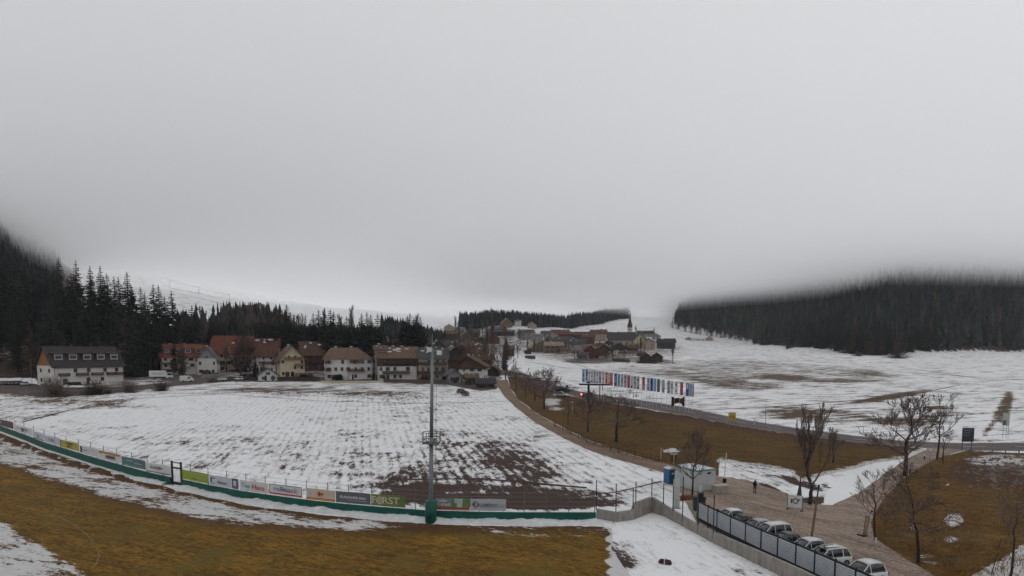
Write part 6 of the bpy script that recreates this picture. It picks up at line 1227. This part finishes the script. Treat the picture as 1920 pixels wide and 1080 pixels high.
# big blue-black board, green-white sign, yield sign
p = P(1813, 846); m_ = mpp(p); w_ = 9*m_; t = thing('road_sign', p, bear(1813)+rad(32), 'large dark blue-grey board on posts at the lane junction', 'road sign'); z0 = 18*m_; z1 = 44*m_
MB().box(-w_*1.15, w_*1.15, -.06, .0, z0, z1).build('board', mat('sign_night', (.035, .042, .06), .5, .15), t); MB().box(-w_*1.17, w_*1.17, .001, .05, z0-.03, z1+.03).build('rim', INK['pale'], t)
for x in (-.9, .9): MB().tube((x*w_, .1, -.3), (x*w_, .1, z1), .07, .07, 6).build('post', postm, t)
for q in range(3): MB().box(-w_*.9, w_*(.6-.2*q), -.075, -.061, z1-.5-.45*q, z1-.35-.45*q).build('line', INK['slate'], t)
p = P(1884, 822); m_ = mpp(p); w_ = 5.2*m_; t = thing('road_sign', p, bear(1884)+rad(5), 'pale green and white sign with a dark square in the far snowfield edge', 'road sign'); z0 = 24*m_; z1 = 48*m_
MB().box(-w_, w_, -.05, 0, z0, z1).build('board', INK['sage'], t); MB().box(-w_*.9, w_*.1, -.065, -.051, z0+.1, z0+(z1-z0)*.42).build('square', mat('sign_moss', (.10, .13, .10), .5), t)
for x in (-.6, .3, .9): MB().tube((x*w_, .06, -.3), (x*w_, .06, z1), .035, .035, 5).build('post', wirem, t)
p = P(1743, 868); m_ = mpp(p); t = thing('yield_sign', p, bear(1743), 'small white triangle sign on a thin post at the lane junction', 'road sign'); H = 28*m_; MB().tube((0, 0, -.2), (0, 0, H), .035, .035, 6).build('post', postm, t); MB().prism([(-.42, H), (0, H-.75), (.42, H)], -.03, -.01).build('plate', INK['white'], t); MB().prism([(-.50, H+.04), (0, H-.86), (.50, H+.04)], -.005, .01).build('rim', INK['red'], t)
# tall thin poles along the road
for px_, yb, yt, lab in ((1435, 797, 765, 'thin snow pole on the far road edge right of the yellow sign'), (1414, 797, 783, 'short white delineator on the near road edge'), (1511, 822, 806, 'white delineator in front of the fine sapling')): t, H = pole(px_, yb, yt, lab, wirem if 'snow' in lab else INK['white'], .05, 0, name='delineator', cat='delineator', grp='delineators along the road'); MB().box(-.07, .07, -.03, .03, H*.6, H*.75).build('band', blackm, t)
t, H = pole(1073, 776, 754, 'small white street lamp by the farm track trees', INK['pale'], .06, 0, name='street_lamp', cat='street lamp'); MB().box(-.7, .1, -.1, .1, H, H+.12).build('lamp_head', INK['pale'], t)
t, H = pole(1063, 731, 722, 'small dark post box sign on the snow before the road bend', blackm, .06, name='sign_post', cat='sign'); MB().box(-.35, .35, -.1, .1, H*.5, H).build('plate', mat('sign_darkgreen', (.03, .06, .05), .6), t)
# guard rail on the right, planks fence along the farm track
def rail(name, pts, lab, cat, m, hts, step, pr=.06, hgt=1.0):
    W = [P(*q) for q in densify(pts, step, 0, False)]; o0 = W[0].copy(); t = thing(name, o0, 0, lab, cat)
    for k, c in enumerate(W):
        c = c-o0; MB().box(-pr, pr, -pr, pr, -.2, hgt, Matrix.Translation(c)).build('post', m, t)
    for h_ in hts:
        mb = MB()
        for a, b in zip(W[:-1], W[1:]): mb.tube(a-o0+Vector((0, 0, h_)), b-o0+Vector((0, 0, h_)), .055, .055, 5)
        mb.build('rail', m, t)
    return t
rail('guard_rail', [(1818, 852), (1860, 853), (1910, 855), (1960, 858)], 'pale steel guard rail beside the lane above the stony snow', 'guard rail', mat('rail_grey', (.17, .15, .145), .7, .2), (.45, .95), 23)
rail('plank_fence', [(1040, 800), (1100, 830), (1160, 850), (1235, 866)], 'low weathered post-and-rail fence along the meadow side of the farm track', 'fence', mat('fence_wood', (.085, .06, .045), .9, .3), (.4, .8), 14, .07, .95)
rail('snow_fence', [(955, 712), (975, 712), (1010, 716), (1050, 722)], 'low dark picket fence along the bushy verge by the road bend', 'fence', mat('fence_dark', (.04, .03, .026), .9, .3), (.5, .9), 7, .05, 1.1)
# cream low wall and fences before the houses
def lowwall(name, x0, y0, x1, y1, h, th, m, lab, cat='wall'):
    a, b = P(x0, y0), P(x1, y1); d = b-a; d.z = 0; t = thing(name, a, math.atan2(d.y, d.x), lab, cat); L = d.length; MB().box(0, L, -th/2, th/2, -.6, h).build('body', m, t); MB().box(-.05, L+.05, -th/2-.06, th/2+.06, h+.003, h+.10).build('coping', m, t)
lowwall('garden_wall', 602, 718, 719, 718, .75, .4, mat('wall_cream', (.52, .47, .34), .8, .1), 'long low cream wall along the street before the hipped-roof house')
lowwall('board_fence', 720, 717, 842, 720, 1.2, .1, mat('board_brown', (.10, .075, .065), .9, .2), 'brown board fence right of the long cream wall', 'fence')
lowwall('board_fence', 440, 713, 600, 714, 1.3, .1, mat('board_darkbrown', (.055, .036, .028), .9, .2), 'dark board fence between the garage and the cream wall', 'fence')
lowwall('garden_wall', 378, 709, 430, 704, 1.5, .4, conc, 'grey concrete garden wall behind the row of parked cars')
lowwall('garden_wall', 125, 731, 230, 729, .7, .3, mat('wall_stone', (.17, .16, .15), .9, .2), 'low grey garden wall along the lawn of the long white house')
lowwall('hedge_wall', 985, 671, 1003, 675, 1.6, .6, blackm, 'dark low farm wall in the snow left of the village', 'wall'); lowwall('farm_wall', 1150, 676, 1180, 682, 1.2, .5, framed, 'dark low wall curving before the two dark farmhouses')
for k, (px_, yb, w_, h_, lab) in enumerate(((1110, 676, 62, 8, 'dark evergreen hedge along the front of the church village'), (395, 705, 34, 7, 'dark hedge below the small white gabled house'), (636, 713, 16, 12, 'dark round evergreen bush before the hipped-roof house'), (300, 700, 24, 6, 'dark hedge behind the box lorry'), (575, 709, 26, 9, 'dark hedge between the cream chalet and the hipped-roof house'), (703, 711, 12, 12, 'dark bush before the tower-like wing'), (800, 715, 30, 8, 'dark hedge before the grey apartment house'), (835, 716, 16, 10, 'dark bush left of the little grey shed'), (462, 708, 26, 7, 'dark hedge under the purplish bare tree'), (140, 722, 22, 6, 'dark hedge at the foot of the long white house'), (1212, 682, 40, 5, 'dark hedge before the two dark farmhouses'))):
    p = P(px_, yb); m_ = mpp(p); q_ = random.Random(k+5); mb = MB(); n = 900
    for i in range(n):
        u, v, z = q_.uniform(-1, 1), q_.uniform(-1, 1), q_.random(); sc = math.sqrt(max(.05, 1-z*z*.7)) if w_ < 20 else 1-.15*z
        c = Vector((u*w_*.5*m_*sc*(math.cos(v*1.2) if w_ < 20 else 1), v*1.1*sc, z*h_*m_*(.85+.25*mnoise.noise(Vector((u*4, k, 0)))))); s_ = .32; d1 = Vector((q_.gauss(0, 1), q_.gauss(0, 1), q_.gauss(0, 1))).normalized()*s_; d2_ = d1.orthogonal().normalized()*s_; mb.add([c, c+d1, c+d2_], [(0, 1, 2)])
    o = mb.build('hedge', needle[1]); o.location = p; o.rotation_euler = (0, 0, bear(px_)); tag(o, lab, 'hedge')
# left: lamp posts by the car park
for px_, yb, yt, lab in ((61, 733, 672, 'thin grey lamp post left of the long white house'), (42, 735, 712, 'short grey post by the left car park'), (72, 732, 700, 'thin post in front of the left gable of the long white house')):
    t, H = pole(px_, yb, yt, lab, postm, .07, 0, name='lamp_post', cat='lamp post'); MB().box(-.1, .6, -.08, .08, H, H+.1).build('lamp_head', postm, t)
# poles on the far right field, poles of the power line on the white hill
hp = []
for px_, yb, lab in ((262, 520, 'leftmost pole of the power line climbing the white hill'), (318, 538, 'power-line pole on the white hill, second from the left'), (373, 552, 'power-line pole on the white hill right of the thin spruce'), (430, 566, 'power-line pole on the white hill nearest the dark barn')):
    p = P(px_, yb); t = thing('power_pole', p, 0, lab, 'power pole', 'power line on the white hill'); MB().tube((0, 0, -.5), (0, 0, 9), .14, .10, 6).build('shaft', framed, t); MB().box(-.9, .9, -.06, .06, 8.3, 8.45).build('crossarm', framed, t); hp.append(p)
for s, lab in ((-.8, 'upper thin wire of the power line over the white hill'), (.8, 'lower thin wire of the power line over the white hill')):
    mb = MB(); off = hp[0].copy()
    for a, b in zip(hp[:-1], hp[1:]):
        q = [a.lerp(b, u/8)+Vector((s, 0, 8.5-1.2*math.sin(math.pi*u/8))) for u in range(9)]
        for c, d in zip(q[:-1], q[1:]): mb.tube(c-off, d-off, .05, .05, 3, False)
    o = mb.build('power_wire', blackm); o.location = off; tag(o, lab, 'wire')
# rocks and debris on the right bank
q_ = random.Random(9); mb = MB()
for k in range(900):
    x = q_.gauss(1885, 45); y = q_.gauss(880, 17)
    if y < 856 or x > 1960 or mnoise.noise(Vector((x*.05, y*.1, 4)))+q_.uniform(-.4, .4) < 0: continue
    p = P(x, y); r_ = q_.uniform(.12, .42); n = 6; a0 = q_.random()*6
    mb.add([p+Vector((r_*math.cos(a0+6.283*i/n)*q_.uniform(.7, 1.2), r_*math.sin(a0+6.283*i/n)*q_.uniform(.7, 1.2), q_.uniform(-.05, .1))) for i in range(n)]+[p+Vector((0, 0, r_*q_.uniform(.5, .9)))], [(i, (i+1) % n, n) for i in range(n)])
o = mb.build('rubble', mat('rubble_grey', (.15, .125, .11), .9, .8, .8)); o['kind'] = 'stuff'
# ------------------------------------------------------------------ light, air, cloud
w = bpy.data.worlds.new('World'); S.world = w; w.use_nodes = True; nt = w.node_tree; N, L = nt.nodes, nt.links
bg = N['Background']; sky = N.new('ShaderNodeTexSky'); sky.sky_type = 'NISHITA'; sky.sun_disc = False
sky.sun_elevation = rad(38); sky.sun_rotation = rad(50); sky.air_density = 1; sky.dust_density = 2
hs = N.new('ShaderNodeHueSaturation'); hs.inputs['Saturation'].default_value = .10; L.new(sky.outputs[0], hs.inputs['Color'])
mx_ = N.new('ShaderNodeMix'); mx_.data_type = 'RGBA'; mx_.inputs[0].default_value = .82; mx_.inputs[7].default_value = (1.62, 1.60, 1.56, 1)
L.new(hs.outputs[0], mx_.inputs[6]); cn = N.new('ShaderNodeTexNoise'); cn.inputs['Scale'].default_value = 2.2; cn.inputs['Detail'].default_value = 6; cn.inputs['Distortion'].default_value = .6; ctc = N.new('ShaderNodeTexCoord'); cmp_ = N.new('ShaderNodeMapping'); cmp_.inputs['Scale'].default_value = (1, 1, 2.6); L.new(ctc.outputs['Generated'], cmp_.inputs[0]); L.new(cmp_.outputs[0], cn.inputs['Vector']); cm = N.new('ShaderNodeMapRange'); cm.inputs[1].default_value = .3; cm.inputs[2].default_value = .7; cm.inputs[3].default_value = .90; cm.inputs[4].default_value = 1.09; L.new(cn.outputs['Fac'], cm.inputs[0]); vm = N.new('ShaderNodeVectorMath'); vm.operation = 'SCALE'; L.new(mx_.outputs[2], vm.inputs[0]); L.new(cm.outputs[0], vm.inputs['Scale']); L.new(vm.outputs[0], bg.inputs[0]); bg.inputs[1].default_value = .12
sl = bpy.data.objects.new('sun', bpy.data.lights.new('sun', 'SUN')); COL.objects.link(sl)
sl.data.energy = 1.5; sl.data.angle = rad(40); sl.data.color = (1, .97, .93)
sd = Vector((math.sin(rad(50))*math.cos(rad(38)), math.cos(rad(50))*math.cos(rad(38)), math.sin(rad(38))))
sl.rotation_euler = sd.to_track_quat('Z', 'Y').to_euler()
def vol(name, z0, z1, dens, col, half, kind='stuff', y1=2600):
    m = bpy.data.materials.new(name); m.use_nodes = True; nt = m.node_tree; nt.nodes.remove(nt.nodes['Principled BSDF'])
    v = nt.nodes.new('ShaderNodeVolumePrincipled'); v.inputs['Color'].default_value = (*col, 1); v.inputs['Density'].default_value = dens; v.inputs['Anisotropy'].default_value = .2
    nt.links.new(v.outputs[0], nt.nodes['Material Output'].inputs['Volume'])
    o = MB().box(-half, half, -half, y1, z0, z1).build(name, m); o['kind'] = kind; return o
vol('haze', -2, 210, .00007, (.84, .88, .92), 2650, 'stuff', 2700)
for k, (z0, d) in enumerate(((87, .0022), (94, .0035), (101, .006), (109, .009))):
    vol('low_cloud', z0, 150+k*3, d, (.97, .98, 1), 2700+30*k, 'stuff', 2750+20*k)
S.view_settings.view_transform = 'Standard'; S.view_settings.look = 'None'; S.view_settings.gamma = 1; S.view_settings.exposure = 1.12
cy = S.cycles; cy.use_denoising = True; cy.max_bounces = 8; cy.diffuse_bounces = 3; cy.volume_bounces = 6; cy.glossy_bounces = 2; cy.transparent_max_bounces = 8
try: cy.denoiser = 'OPENIMAGEDENOISE'
except Exception: pass
